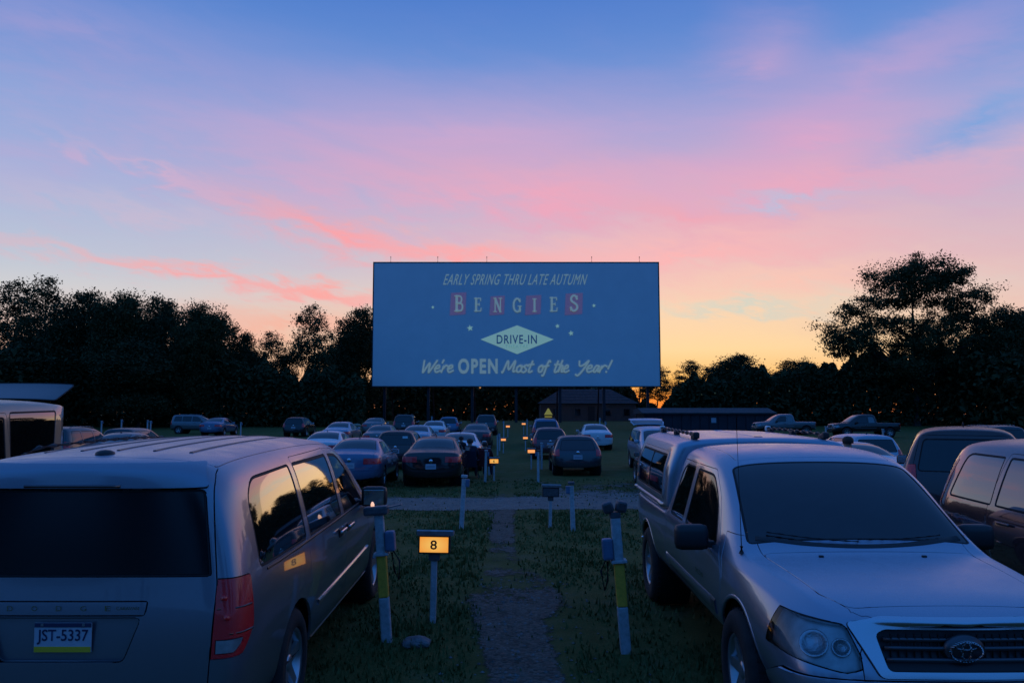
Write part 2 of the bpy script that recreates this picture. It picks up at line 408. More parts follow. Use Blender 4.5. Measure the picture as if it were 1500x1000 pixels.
covered_sheet('footpath', lerp_rows([(2.5, -0.50, 0.80, 1.0), (5.5, -0.32, 0.58, 0.84), (6.6, -0.34, 0.48, 0.80), (7.6, -0.50, 0.48, 0.80), (8.4, -0.7, 0.8, 0.66),
    (9.2, -0.6, 0.65, 0.5), (10.5, -0.45, 0.25, 0.42), (12.0, -0.42, 0.14, 0.66), (14, -0.5, 0.14, 0.75), (16, -0.55, 0.14, 0.78), (17.4, -0.7, 0.3, 0.7)], 3), 0.006, M['path'])

# short grass: real blades, thinner with distance
def grass():
    N = 90000
    d = 4.2 + (27 - 4.2) * RNG.random(N) ** 1.35
    x = (RNG.random(N) - 0.5) * 2 * (0.62 * d + 0.5)
    clump = np.sin(x * 1.7 + 3 * np.sin(d * 0.6)) + np.sin(d * 2.1 + x * 0.8) + 1.2 * np.sin(x * 5.3 + d * 3.7)
    keep = (RNG.random(N) < 0.55 + 0.25 * clump)
    pw = np.where(d < 9.3, 0.36, 0.22); onpath = (np.abs(x - np.where(d < 9.3, 0.08, -0.15)) < pw)
    keep &= ~(onpath & (RNG.random(N) < 0.93)); keep &= ~((d > 17.2) & (d < 20.9) & (RNG.random(N) < 0.97)); keep &= ~((d > 20.9) & (x > 0.9) & (RNG.random(N) < 0.7))
    d, x = d[keep], x[keep]; n0 = len(d)
    tuf = [(-1.05, 7.05), (.93, 6.75), (-.72, 7.6), (-.84, 14), (.66, 14.2), (1.03, 13.8), (-.9, 6.9)] + [(random.uniform(-1.4, 1.6), random.uniform(4.6, 16.5)) for _ in range(150)]
    tx = np.concatenate([RNG.normal(a, .05 + .01 * b, 34) for a, b in tuf]); td = np.concatenate([RNG.normal(b, .05 + .01 * b, 34) for a, b in tuf]); ok = np.abs(tx - .05) > .4; d, x = np.concatenate([d, td[ok]]), np.concatenate([x, tx[ok]]); n = len(d)
    tall = np.where(np.arange(n) < n0, 0.62, 0.95)
    z = np.array([gz(v) for v in d]); h = (0.025 + 0.05 * RNG.random(n) ** 2) * (1 + 0.03 * d) * tall; w = 0.005 + 0.0011 * d
    a = RNG.random(n) * 2 * PI; lx, ly = np.cos(a), np.sin(a); le = (RNG.random(n) - 0.5) * 1.2
    v = np.stack([np.stack([x - lx * w, d - ly * w, z - 0.003], 1), np.stack([x + lx * w, d + ly * w, z - 0.003], 1),
                  np.stack([x - ly * h * le, d + lx * h * le, z + h], 1)], 1).reshape(-1, 3)
    f = np.arange(3 * n).reshape(-1, 3)
    gm = mat('grass_blades', (0.075, 0.092, 0.024), 0.7, var=0.5, vscale=1.4, col2=(0.13, 0.14, 0.045), spec=0.2)
    o = link('grass', np_mesh('grass', v, f), None, (gm,), smooth=False)
    tag(o, 'short dark green grass around the worn path', 'grass', kind='stuff')
grass()
def stones():
    mb = MB(); n = 700
    for i in range(n):
        if i < 520:
            d = random.uniform(4.4, 9.4); x = 0.08 + random.gauss(0, 0.27)
        else:
            d = random.uniform(17.2, 20.8); x = random.uniform(-6, 6)
        s = random.uniform(0.006, 0.02) * (1 if i < 520 else 2.2); c = Vector((x, d, gz(d) + s * 0.3))
        vs = [c + Vector((random.uniform(.7, 1.2) * s * a, random.uniform(.7, 1.2) * s * b, random.uniform(.5, .8) * s * e)) for a, b, e in ((1, 0, 0), (0, 1, 0), (-1, 0, 0), (0, -1, 0), (0, 0, 1))]
        mb.add(vs, [(0, 1, 4), (1, 2, 4), (2, 3, 4), (3, 0, 4)])
    o = mb.build('gravel_stones', mat('grey_stones', (0.16, 0.155, 0.15), 0.9, var=0.5, vscale=3))
    tag(o, 'small grey stones scattered on the path', 'gravel', kind='stuff')
stones()
# ------------------------------------------------------------------ the movie screen
SD = 102.0
def on_plane(px, py, d):
    """World x, z where the photo's pixel meets the plane y = d."""
    a = R(5.15); cx, cy = (px - 750) / FPX, (500 - py) / FPX
    ry = math.cos(a) - cy * math.sin(a); rz = math.sin(a) + cy * math.cos(a)
    return cx / ry * d, CAM_H + rz / ry * d
M['screen'] = mat('white_screen_paint', (0.78, 0.78, 0.78), 0.9, var=0.03, vscale=0.4, spec=0.1)
M['steel'] = mat('grey_steel', (0.035, 0.035, 0.04), 0.6, 0.6, var=0.2)
M['light_cream'] = mat('projected_cream', (0.78, 0.78, 0.78), 0.9, emis=(0.075, 0.105, 0.045), es=1.0)
M['light_pale'] = mat('projected_pale_green', (0.78, 0.78, 0.78), 0.9, emis=(0.11, 0.20, 0.10), es=1.0)
M['light_red'] = mat('projected_red', (0.60, 0.60, 0.60), 0.9, emis=(0.045, 0.004, 0.0), es=1.0)
M['light_field'] = mat('projected_blue', (0.78, 0.78, 0.78), 0.9, emis=(0.0, 0.006, 0.02), es=1.0)
scr = empty('movie_screen', (0.6, SD, gz(SD)))
tag(scr, 'huge white drive-in movie screen on steel posts with projected lettering', 'screen')
SO = Vector(scr.location)
(x0, z1), (x1, z0) = on_plane(548, 385, SD), on_plane(967, 565.5, SD)
mb = MB(); mb.box(((x0 + x1) / 2 - SO.x, 0.2, (z0 + z1) / 2 - SO.z), (x1 - x0, 0.4, z1 - z0), bev=0.06); mb.build('screen_panel', M['screen'], scr)
e = 0.12
for (cx, cz, sx, sz) in (((x0 + x1) / 2, z1 + e / 2 + .003, x1 - x0 + 2 * e, e), ((x0 + x1) / 2, z0 - e / 2 - .003, x1 - x0 + 2 * e, e), (x0 - e / 2 - .003, (z0 + z1) / 2, e, z1 - z0), (x1 + e / 2 + .003, (z0 + z1) / 2, e, z1 - z0)):
    MB().box((cx - SO.x, 0.22, cz - SO.z), (sx, 0.5, sz)).build('frame_rail', M['steel'], scr)
for px in (572, 641, 713, 867, 937):
    x, zt = on_plane(px, 375, SD); MB().tube([(x - SO.x, 0.3, z1 - SO.z), (x - SO.x, 0.3, zt - SO.z)], 0.05).build('roof_pole', M['steel'], scr)
for k in range(7):
    x = x0 + 1.5 + (x1 - x0 - 3) * k / 6 - SO.x
    MB().box((x, 0.62, (z1 - SO.z) / 2), (0.35, 0.35, z1 - SO.z - 0.2)).build('support_post', M['steel'], scr)
    MB().tube([(x, 0.7, z1 - SO.z - 1.5), (x, 8.5, 0.0)], 0.14).build('rear_brace', M['steel'], scr)
DEP = [0.0]
def on_scr(px, py): x, z = on_plane(px, py, SD); return x - SO.x, z - SO.z
def smooth_line(pts, n=5):
    if len(pts) < 3: return [Vector((p[0], p[1])) for p in pts]
    P = [Vector((p[0], p[1])) for p in pts]; P = [P[0] * 2 - P[1]] + P + [P[-1] * 2 - P[-2]]; out = []
    for i in range(1, len(P) - 2):
        for k in range(n):
            t = k / n; a, b, c, d = P[i - 1:i + 3]
            out.append(0.5 * ((2 * b) + (c - a) * t + (2 * a - 5 * b + 4 * c - d) * t * t + (3 * b - a - 3 * c + d) * t ** 3))
    return out + [P[-2]]
def ribbon(mb, pts, w, y):
    n = len(pts); vs = []
    for i, p in enumerate(pts):
        d = pts[min(i + 1, n - 1)] - pts[max(i - 1, 0)]
        if d.length < 1e-6: d = Vector((1, 0))
        d.normalize(); nrm = Vector((-d.y, d.x)) * w / 2; yy = y - 0.002 * i
        ext = d * (w * 0.35) * (1 if i == n - 1 else -1 if i == 0 else 0)
        for s in (1, -1): q_ = p + nrm * s + ext; vs.append((q_.x, yy, q_.y))
    mb.add(vs, [(2 * i, 2 * i + 1, 2 * i + 3, 2 * i + 2) for i in range(n - 1)])
GLY = {'W': ([[(0, 1), (.10, .05), (.16, .05), (.42, .8), (.5, .05), (.56, .05), (.9, 1)]], .86), 'e': ([[(.02, .28), (.3, .38), (.28, .58), (.12, .55), (.04, .25), (.18, 0), (.44, .14)]], .42),
 "'": ([[(.06, 1.05), (.02, .8)]], .12), 'r': ([[(0, 0), (.07, .58), (.06, .3), (.2, .58), (.36, .5)]], .36), 'M': ([[(-.05, .05), (.02, 0), (.18, 1), (.38, .2), (.68, 1), (.70, .12), (.84, .08)]], .88),
 'o': ([[(.22, .58), (.05, .4), (.1, .05), (.3, .06), (.37, .38), (.22, .58), (.44, .48)]], .42), 's': ([[(.36, .52), (.22, .62), (.1, .48), (.22, .33), (.30, .15), (.16, -.02), (-.02, .08)]], .38),
 't': ([[(.2, .95), (.1, .12), (.2, 0), (.34, .1)], [(0, .64), (.34, .68)]], .33), 'f': ([[(.44, .88), (.34, 1), (.24, .7), (.12, -.22), (.0, -.28)], [(.04, .5), (.38, .56)]], .36),
 'h': ([[(.2, 1), (.04, 0), (.2, .52), (.33, .5), (.3, .06), (.45, .06)]], .44), 'Y': ([[(0, .95), (.1, .55), (.32, .62), (.58, 1), (.38, .2), (.16, -.28), (0, -.2)]], .56),
 'a': ([[(.34, .52), (.14, .55), (.05, .15), (.18, .02), (.34, .52), (.32, .08), (.46, .1)]], .44), '!': ([[(.22, 1), (.12, .3)], [(.06, .06), (.07, 0)]], .2)}
def script_text(txt, px0, px1, py_base, cap_px):
    w = sum(GLY[c][1] for c in txt); xa, zb = on_scr(px0, py_base); xb, _ = on_scr(px1, py_base); _, zt = on_scr(px0, py_base - cap_px)
    h = zt - zb; sx = (xb - xa) / (w + .25); mb = MB(); cur = 0
    for c in txt:
        for st in GLY[c][0]:
            pts = smooth_line([(xa + (cur + p[0] + 0.22 * p[1]) * sx, zb + p[1] * h) for p in st]); DEP[0] += 0.003
            ribbon(mb, pts, 0.15 * h, -0.03 - DEP[0] % 0.05)
        cur += GLY[c][1]
    return mb.build('projected_word', M['light_cream'], scr)
def font_text(txt, px0, px1, py_base, cap_px, m, shear=0.0, bold=0.0, y=-0.03, name='projected_word', space=1.12):
    cu = bpy.data.curves.new('t', 'FONT'); cu.body = txt; cu.offset = bold; cu.shear = 0.0; cu.resolution_u = 4; cu.space_character = space
    o = bpy.data.objects.new('t', cu); COL.objects.link(o); bpy.context.view_layer.update()
    me = bpy.data.meshes.new_from_object(o.evaluated_get(bpy.context.evaluated_depsgraph_get())); bpy.data.objects.remove(o)
    v = np.array([p.co[:] for p in me.vertices]); 
    capmask = v[:, 1]; v[:, 0] -= v[:, 0].min(); W = v[:, 0].max(); hmax = v[:, 1].max(); bmin = max(0, v[:, 1].min())
    xa, zb = on_scr(px0, py_base); xb, _ = on_scr(px1, py_base); _, zt = on_scr(px0, py_base - cap_px)
    sx = (xb - xa - shear * (zt - zb)) / W; sz = (zt - zb) / hmax
    nx = xa + v[:, 0] * sx + shear * v[:, 1] * sz; nz_ = zb + v[:, 1] * sz
    for i, p in enumerate(me.vertices): p.co = (nx[i], y, nz_[i])
    me.name = name; return link(name, me, scr, (m,), smooth=False)
(fa, fb), (fc, fd) = on_scr(549.5, 386.5), on_scr(965.5, 564)
font_text('EARLY SPRING THRU LATE AUTUMN', 649, 861, 417, 15.5, M['light_cream'], 0.28, 0.0)
font_text('OPEN', 671, 729, 546, 21, M['light_cream'], 0.0, 0.038, space=1.22)
for (t, a, b) in (("We're", 617, 668), ('Most', 736, 784), ('of', 787, 806), ('the', 810, 837), ('Year!', 844, 897)): script_text(t, a, b, 545, 17)
SER = {'B': [([(.15, 0), (.15, 1)], .16), ([(.15, 1), (.42, .97), (.5, .77), (.42, .56), (.15, .52)], .1), ([(.15, .52), (.48, .48), (.57, .27), (.48, .04), (.15, 0)], .11), ([(0, 1), (.3, 1)], .06), ([(0, 0), (.3, 0)], .06)],
 'E': [([(.15, 0), (.15, 1)], .16), ([(0, 1), (.52, 1)], .07), ([(.15, .52), (.42, .52)], .07), ([(0, 0), (.55, 0)], .07), ([(.53, 1), (.54, .8)], .06), ([(.55, 0), (.58, .24)], .06), ([(.42, .62), (.42, .42)], .05)],
 'N': [([(.12, 0), (.12, 1)], .08), ([(.12, 1), (.55, 0)], .15), ([(.55, 0), (.55, 1)], .08), ([(-.02, 1), (.2, 1)], .06), ([(0, 0), (.25, 0)], .06), ([(.42, 1), (.68, 1)], .06)],
 'G': [([(.56, .8), (.4, 1), (.2, .95), (.06, .7), (.06, .3), (.2, .05), (.4, 0), (.56, .15)], .13), ([(.56, .02), (.56, .42)], .12), ([(.4, .42), (.68, .42)], .06), ([(.58, .98), (.57, .74)], .05)],
 'I': [([(.3, 0), (.3, 1)], .16), ([(.12, 1), (.48, 1)], .06), ([(.12, 0), (.48, 0)], .06)],
 'S': [([(.5, .78), (.42, .96), (.25, 1), (.1, .85), (.12, .65), (.3, .52), (.48, .38), (.52, .18), (.38, .02), (.2, 0), (.06, .2)], .13), ([(.53, .98), (.52, .74)], .05), ([(.05, .0), (.06, .25)], .05)]}
for (c, px, pt, pb, box) in (('B', 672, 433.5, 455.5, (659, 428, 683, 462)), ('E', 700, 437, 455.5, None), ('N', 728.5, 437, 456.5, (717, 433, 739.5, 462)), ('G', 757, 437.5, 456.5, None),
                             ('I', 783, 438, 456, (769, 432, 793, 461.5)), ('E', 811, 436, 455.5, None), ('S', 841, 433, 455, (827, 429, 854, 461.5))):
    xc, zb = on_scr(px, pb); _, zt = on_scr(px, pt); h = zt - zb
    if box:
        (a, b), (c2, d2) = on_scr(box[0], box[1]), on_scr(box[2], box[3])
        MB().add([(a + .15, -.02, b - .1), (a, -.02, d2), (c2 - .1, -.02, d2 + .15), (c2, -.02, b)], [(0, 1, 2, 3)]).build('projected_square', M['light_red'], scr)
    mb = MB()
    for i, (st, w) in enumerate(SER[c]): ribbon(mb, smooth_line([(xc + (p[0] - .3) * h * 0.92, zb + p[1] * h) for p in st]), w * h * 1.05, -0.04 - 0.012 * i)
    mb.build('projected_letter', M['light_cream'], scr)
def star(px, py, r, n=5):
    cx, cz = on_scr(px, py); vs = [(cx, -.03, cz)]
    for k in range(2 * n):
        t = PI / 2 + PI * k / n + 0.15; rr = r if k % 2 == 0 else r * 0.42; vs.append((cx + rr * math.cos(t), -.03, cz + rr * math.sin(t)))
    MB().add(vs, [(0, i, i % (2 * n) + 1) for i in range(1, 2 * n + 1)]).build('projected_star', M['light_pale'], scr)
for (px, py, r) in ((634, 450, .22), (688.5, 480.5, .42), (816.5, 477.5, .3), (836.5, 488, .36), (870, 447.5, .26)): star(px, py, r)
(dl, dm), (dr_, _), (_, dt), (_, db) = on_scr(704, 497), on_scr(811, 497), on_scr(757, 476.5), on_scr(757, 518.5)
MB().add([(dl, -.02, dm), ((dl + dr_) / 2, -.02, db), (dr_, -.02, dm), ((dl + dr_) / 2, -.02, dt)], [(0, 1, 2, 3)]).build('projected_diamond', M['light_pale'], scr)
M['light_none'] = mat('projected_dark', (0.42, 0.44, 0.50), 0.9)  # letters the projector leaves dark, put into a greyer base colour
M['light_faint'] = mat('projected_faint', (0.78, 0.78, 0.78), 0.9, emis=(0.04, 0.11, 0.06), es=1.0)  # weak projected light, put into the emission
font_text('DRIVE-IN', 727.5, 786.5, 503, 12.5, M['light_none'], 0.0, 0.016, -0.05, space=1.15)
font_text('THEATRE', 740, 774, 509.5, 4.6, M['light_faint'], 0.0, 0.0, -0.05)

# ------------------------------------------------------------------ trees
M['bark'] = mat('bark', (0.045, 0.035, 0.028), 0.95, var=0.3, vscale=6, bump=0.5, bscale=20)
def leafmat(name, a, b):
    m = mat(name, a, 0.75, var=0.5, vscale=0.9, col2=b, spec=0.15); return m
M['leaf_a'] = leafmat('leaves_dark', (0.022, 0.034, 0.014), (0.05, 0.07, 0.028))
M['leaf_b'] = leafmat('leaves_mid', (0.028, 0.04, 0.016), (0.065, 0.08, 0.03))
def leaf_quads(cent, size, rng):
    n = len(cent)
    a = rng.normal(size=(n, 3)); a /= np.linalg.norm(a, axis=1)[:, None]
    b = rng.normal(size=(n, 3)); b -= a * (a * b).sum(1)[:, None]; b /= np.linalg.norm(b, axis=1)[:, None]
    s = size * (0.55 + 0.9 * rng.random(n))[:, None]
    c = np.asarray(cent)
    v = np.stack([c - a * s, c - b * s * 0.5, c + a * s, c + b * s * 0.5], 1).reshape(-1, 3)
    return v, np.arange(4 * n).reshape(-1, 4)
def crown_points(lobes, nclump, nleaf, sig, rng, shell=0.55):
    vol = np.array([l[3] * l[4] * l[5] for l in lobes]) ** 0.75; vol /= vol.sum(); pts, cl = [], []
    for _ in range(nclump):
        l = lobes[rng.choice(len(lobes), p=vol)]; d = rng.normal(size=3); d /= np.linalg.norm(d)
        r = shell + (1 - shell) * rng.random() ** 0.6; c = np.array(l[:3]) + d * r * np.array(l[3:6]); cl.append(c)
        s = sig * (0.6 + 0.9 * rng.random()); k = int(nleaf * (0.5 + rng.random()))
        pts.append(c + rng.normal(size=(k, 3)) * s * np.array([1.15, 1.15, 0.7]))
    return np.concatenate(pts), cl
def make_tree(name, lobes, H, trunk_r, nclump, nleaf, sig, leaf, lm, seed, shell=0.55, fork=0.35, nlimb=26):
    rng = np.random.default_rng(seed); root = empty(name)
    pts, cl = crown_points(lobes, nclump, nleaf, sig, rng, shell)
    top = max(l[2] for l in lobes); mb = MB()
    tr = [Vector((0.25 * math.sin(k * 1.3 + seed) * k / 6, 0.2 * math.cos(k + seed) * k / 6, top * k / 6)) for k in range(7)]
    tr[0].z = -0.3
    mb.tube(tr, [trunk_r * (1.25 if k == 0 else 1 - 0.8 * k / 6) for k in range(7)], 8)
    tips = [Vector(cl[rng.integers(len(cl))]) for _ in range(nlimb)]; hubs = [Vector(l[:3]) for l in lobes]
    for e in tips:                                    # twigs leave the limb ends
        s = min(hubs, key=lambda h: (h - e).length); mb.tube([s, s.lerp(e, .5) + Vector((rng.normal() * .15, rng.normal() * .15, .1)), e], [.05, .035, .012], 4, caps=False)
    for e in hubs:
        t = min(0.95, max(fork * .6, (e.z - 0.55 * math.hypot(e.x, e.y) - 0.4) / top)); i = min(5, int(t * 6)); f = t * 6 - i; s = tr[i].lerp(tr[i + 1], f)
        L_ = (e - s).length; mid = s.lerp(e, 0.45) + Vector((rng.normal() * .06 * L_, rng.normal() * .06 * L_, .10 * L_ + rng.normal() * .05 * L_)); r0 = trunk_r * (1 - 0.8 * t) * 0.42
        mb.tube([s, mid, e], [r0, r0 * 0.6, r0 * 0.2], 5, caps=False)
    mb.build('trunk', M['bark'], root)
    v, f = leaf_quads(pts, leaf, rng); link('crown', np_mesh('crown', v, f), root, (lm,), smooth=False)
    return root
def lobes_round(H, Wd, n, seed, lo=0.25):
    r = random.Random(seed); L = [(0, 0, H * 0.62, Wd * 0.33, Wd * 0.33, H * 0.27)]
    for k in range(n):
        a = r.uniform(0, 2 * PI); z = r.uniform(lo, 0.86) * H; q_ = (1 - ((z / H - 0.5) / 0.55) ** 2); rr = Wd * 0.30 * max(0.3, q_) * r.uniform(.7, 1.1)
        L.append((rr * math.cos(a), rr * math.sin(a), z, Wd * r.uniform(.13, .21), Wd * r.uniform(.13, .21), H * r.uniform(.08, .13)))
    L.append((r.uniform(-.06, .06) * Wd, 0, H * 0.88, Wd * .14, Wd * .14, H * .1)); return L
PROTO = {}
PROTO['dense'] = (make_tree('broadleaf_tree', lobes_round(14, 10, 12, 1), 14, .32, 380, 125, .55, .14, M['leaf_a'], 1), 14, 10)
PROTO['tall'] = (make_tree('broadleaf_tree', lobes_round(16, 9, 13, 5, .2), 16, .3, 340, 115, .5, .14, M['leaf_b'], 5), 16, 9)
PROTO['open'] = (make_tree('broadleaf_tree', lobes_round(15, 9, 9, 9, .45), 15, .24, 160, 90, .42, .13, M['leaf_b'], 9, .5, .3, 40), 15, 9)
PROTO['thin'] = (make_tree('slender_tree', lobes_round(13, 6, 7, 13, .4), 13, .2, 100, 85, .38, .125, M['leaf_b'], 13, .4, .3, 30), 13, 6)
PUSED = {}
def place_tree(kind, px, d, top_py, wpx, label, rz=0.0, group=None):
    root, H, Wd = PROTO[kind]
    o = copy_tree(root) if kind in PUSED else root; PUSED[kind] = 1
    g = gz(d); _, zt = on_plane(750, top_py, d); sh = (zt - g) / (H * 0.985); sw = wpx * d / FPX / Wd
    o.location = (X(px, d), d, g); o.scale = (sw, sw, sh); o.rotation_euler = (0, 0, rz)
    tag(o, label, 'tree', group); return o
LT = [('open', 18, 100, 412, 120, 'airy tall tree at the far left edge, sky showing between its limbs'),
      ('open', 62, 97, 406, 110, 'tall open-crowned tree second from the left edge, tallest of the left wood'),
      ('dense', 115, 95, 428, 120, 'dense dark tree rising behind the blue sedan at far left'),
      ('tall', 178, 93, 430, 105, 'tall dark tree with bumpy top, left of the wood, behind the distant parked sedans'),
      ('dense', 236, 95, 436, 110, 'broad dark tree above the distant grey wagon'),
      ('tall', 290, 92, 446, 90, 'dark narrow-topped tree just left of the dip in the wood'),
      ('thin', 322, 95, 446, 62, 'spiky tree ending the high part of the left wood'),
      ('dense', 352, 98, 488, 80, 'low rounded tree at the start of the dip in the left wood'),
      ('open', 396, 101, 486, 78, 'lacy low tree with orange glow through its leaves, in the dip'),
      ('open', 458, 99, 447, 84, 'tall lacy tree with flat top standing alone left of the screen'),
      ('thin', 424, 104, 500, 44, 'small thin tree with glow behind it beside the lacy flat-topped tree'),
      ('dense', 524, 107, 452, 92, 'dense tree cut off by the left edge of the screen'),
      ('thin', 500, 110, 500, 60, 'thin low tree between the lacy tree and the screen'),
      ('dense', 40, 92, 505, 150, 'low bushy tree at the foot of the left wood behind the beige vehicle'),
      ('dense', 205, 90, 500, 150, 'low bushy tree at the foot of the left wood behind the silver minivan'),
      ('open', 1010, 108, 528, 70, 'sparse tree with orange light through it, nearest the screen on the right'),
      ('dense', 1075, 104, 520, 120, 'rounded dark tree between the screen and the large right tree'),
      ('dense', 1165, 106, 528, 100, 'low dark tree left of the large spreading tree'),
      ('thin', 1185, 102, 522, 50, 'small spiky treetop beside the large spreading tree'),
      ('dense', 1455, 100, 500, 150, 'dark tree under the right side of the large spreading tree'),
      ('tall', 1520, 98, 452, 110, 'tall dark tree cut by the right edge of the photo'),
      ('open', 962, 118, 535, 60, 'thin tree behind the lower right corner of the screen, glowing orange')]
for i, (k, px, d, ty, w, lab) in enumerate(LT): place_tree(k, px, d, ty, w, lab, i * 1.37, 'trees around the lot')
# woods on both sides and behind, outside the photograph but mirrored in the car windows
for i, (x, y, k, s) in enumerate([(62, 70, 'dense', 1.1), (74, 58, 'open', 1.25), (80, 44, 'dense', 1.0), (86, 30, 'tall', 1.0), (84, 14, 'dense', 1.1), (88, 0, 'tall', 1.0), (70, 84, 'tall', 1.1),
        (-58, 72, 'tall', 1.0), (-70, 58, 'dense', 1.1), (-78, 42, 'tall', 1.0), (-84, 26, 'dense', 1.0), (-86, 8, 'dense', 1.1),
        (-40, -46, 'dense', 1.0), (-24, -50, 'tall', .9), (-8, -48, 'dense', 1.0), (8, -52, 'tall', .9), (24, -48, 'dense', 1.0), (42, -44, 'dense', 1.0)]):
    o = copy_tree(PROTO[k][0]); o.location = (x, y, gz(y)); o.scale = (s * 1.15, s * 1.15, s * .9); o.rotation_euler = (0, 0, i * 2.1)
    tag(o, 'dark broadleaf tree of the surrounding wood, outside the view of the photo', 'tree', 'trees outside the photo')
def big_tree():
    d = 95.0; g = gz(d); cx = X(1340, d); k = d / FPX; L = []
    for (px, py, rx, rz) in ((1350, 398, 62, 22), (1292, 412, 30, 14), (1400, 408, 42, 16), (1330, 432, 66, 18), (1262, 446, 40, 16), (1405, 444, 58, 18), (1228, 484, 32, 13), (1290, 474, 48, 15),
                             (1370, 474, 52, 14), (1445, 470, 52, 17), (1480, 492, 45, 20), (1252, 508, 36, 13), (1330, 512, 40, 14), (1425, 512, 50, 18), (1495, 470, 40, 16), (1250, 500, 45, 16), (1350, 496, 62, 16), (1440, 494, 52, 16), (1300, 536, 60, 16), (1390, 536, 60, 16), (1460, 528, 60, 18)):
        x, z = on_plane(px, py, d)
        for s in (-1, 0, 1): L.append((x - cx + random.uniform(-.6, .6), s * rx * k * .55, z - g + random.uniform(-.6, .6), rx * k * (.98 if s == 0 else .75), rx * k * .45, rz * k * 1.1))
    o = make_tree('spreading_tree', L, 20, .5, 960, 110, .42, .13, M['leaf_b'], 21, .15, .4, 130)
    o.location = (cx, d, g); tag(o, 'large spreading tree with layered open crown, tallest thing right of the screen', 'tree', 'trees around the lot')
big_tree()
def undergrowth(name, prof, d0, d1, n, label, leaf=.28):
    """prof: (px, top py); leaves fill from the ground to that line."""
    rng = np.random.default_rng(len(name) + n); px = rng.uniform(prof[0][0], prof[-1][0], n); d = rng.uniform(d0, d1, n)
    ty = np.interp(px, [p[0] for p in prof], [p[1] for p in prof]) + 7 * np.sin(px * .071 + 2) + 5 * np.sin(px * .19) + 3 * np.sin(px * .43 + 1)
    x = (px - 750) * d / FPX; g = np.array([gz(v) for v in d]); zt = CAM_H + (606 - ty) * d / FPX
    z = g + (zt - g) * rng.random(n) ** 0.8
    v, f = leaf_quads(np.stack([x, d, z], 1), leaf, rng); o = link(name, np_mesh(name, v, f), None, (M['leaf_a'],), smooth=False)
    tag(o, label, 'undergrowth', kind='stuff')
undergrowth('undergrowth', [(-260, 520), (0, 512), (330, 512), (365, 532), (400, 545), (535, 548)], 91, 106, 95000, 'dark tangled undergrowth at the foot of the left wood')
undergrowth('hedge_growth', [(985, 575), (1010, 560), (1100, 545), (1190, 542), (1260, 520), (1500, 505), (1750, 520)], 94, 104, 95000, 'dark tangled undergrowth at the foot of the right wood')
undergrowth('background_wood', [(500, 552), (700, 556), (780, 556), (905, 560), (935, 588), (960, 592), (1000, 570), (1040, 560)], 122, 134, 40000, 'dark far wood behind the house under the screen', .36)

def side_wood(name, a, b, n, label):
    rng = np.random.default_rng(n); t = rng.random(n); w = rng.normal(0, 3.0, n); dxy = np.array(b) - np.array(a); L = np.hypot(*dxy); nx, ny = -dxy[1] / L, dxy[0] / L
    x = a[0] + dxy[0] * t + nx * w; y = a[1] + dxy[1] * t + ny * w; top = 7.5 + 1.5 * np.sin(t * 31) + np.sin(t * 77 + 1); z = np.array([gz(v) for v in y]) + top * rng.random(n) ** .8
    v, f = leaf_quads(np.stack([x, y, z], 1), .34, rng); tag(link(name, np_mesh(name, v, f), None, (M['leaf_a'],), smooth=False), label, 'undergrowth', kind='stuff')
side_wood('side_undergrowth', (56, 96), (92, -10), 52000, 'dark undergrowth along the right side of the lot')
side_wood('side_undergrowth', (-58, 92), (-92, 0), 52001, 'dark undergrowth along the left side of the lot')

# ------------------------------------------------------------------ house and shed at the far end
M['siding'] = mat('grey_siding', (0.085, 0.08, 0.08), 0.85, var=0.1, vscale=2)
M['shingle'] = mat('dark_roof_shingle', (0.06, 0.055, 0.06), 0.9, var=0.25, vscale=3)
M['pane'] = mat('dark_window_pane', (0.01, 0.012, 0.015), 0.05)
def house():
    d = 114.0; (xl, _), (xr, _) = on_plane(792, 600, d), on_plane(932, 600, d); g = gz(d)
    h = empty('bungalow', ((xl + xr) / 2, d, g)); tag(h, 'dim grey hip-roofed bungalow seen under the screen', 'house'); w = xr - xl
    _, ze = on_plane(800, 590.5, d); _, zr = on_plane(800, 569, d); ze -= g; zr -= g
    MB().box((0, 3.5, ze / 2 - .2), (w, 7, ze + .4)).build('wall', M['siding'], h)
    o = .35; vs = [(-w / 2 - o, -o, ze), (w / 2 + o, -o, ze), (w / 2 + o, 7 + o, ze), (-w / 2 - o, 7 + o, ze), (-w / 2 + 3, 3.5, zr), (w / 2 - 3.2, 3.5, zr)]
    rf = MB().add(vs, [(0, 1, 5, 4), (1, 2, 5), (2, 3, 4, 5), (3, 0, 4), (0, 3, 2, 1)]).build('roof', M['shingle'], h)
    for j in range(1, 9):
        t = j / 9; a = Vector(vs[0]).lerp(Vector(vs[4]), t); b = Vector(vs[1]).lerp(Vector(vs[5]), t)
        MB().add([a + Vector((0, -.02, .0)), b + Vector((0, -.02, 0)), b + Vector((0, -.02, .05)), a + Vector((0, -.02, .05))], [(0, 1, 2, 3)]).build('shingle_row', M['shingle'], rf)
    for px in (815, 846, 890, 918):
        x, z = on_plane(px, 600, d); x -= h.location.x
        wi = MB().box((x, -.03, ze * .5), (1.0, .08, 1.1)).build('window', M['siding'], h); MB().box((x, -.06, ze * .5), (.8, .05, .9)).build('pane', M['pane'], wi)
    dn = MB().box((on_plane(866, 600, d)[0] - h.location.x, -.03, ze * .42), (.95, .08, ze * .84)).build('door', M['trim'], h)
house()
M['shed_wall'] = mat('dark_blue_metal_wall', (0.022, 0.025, 0.036), 0.8, 0.0, var=0.2, vscale=1.5)
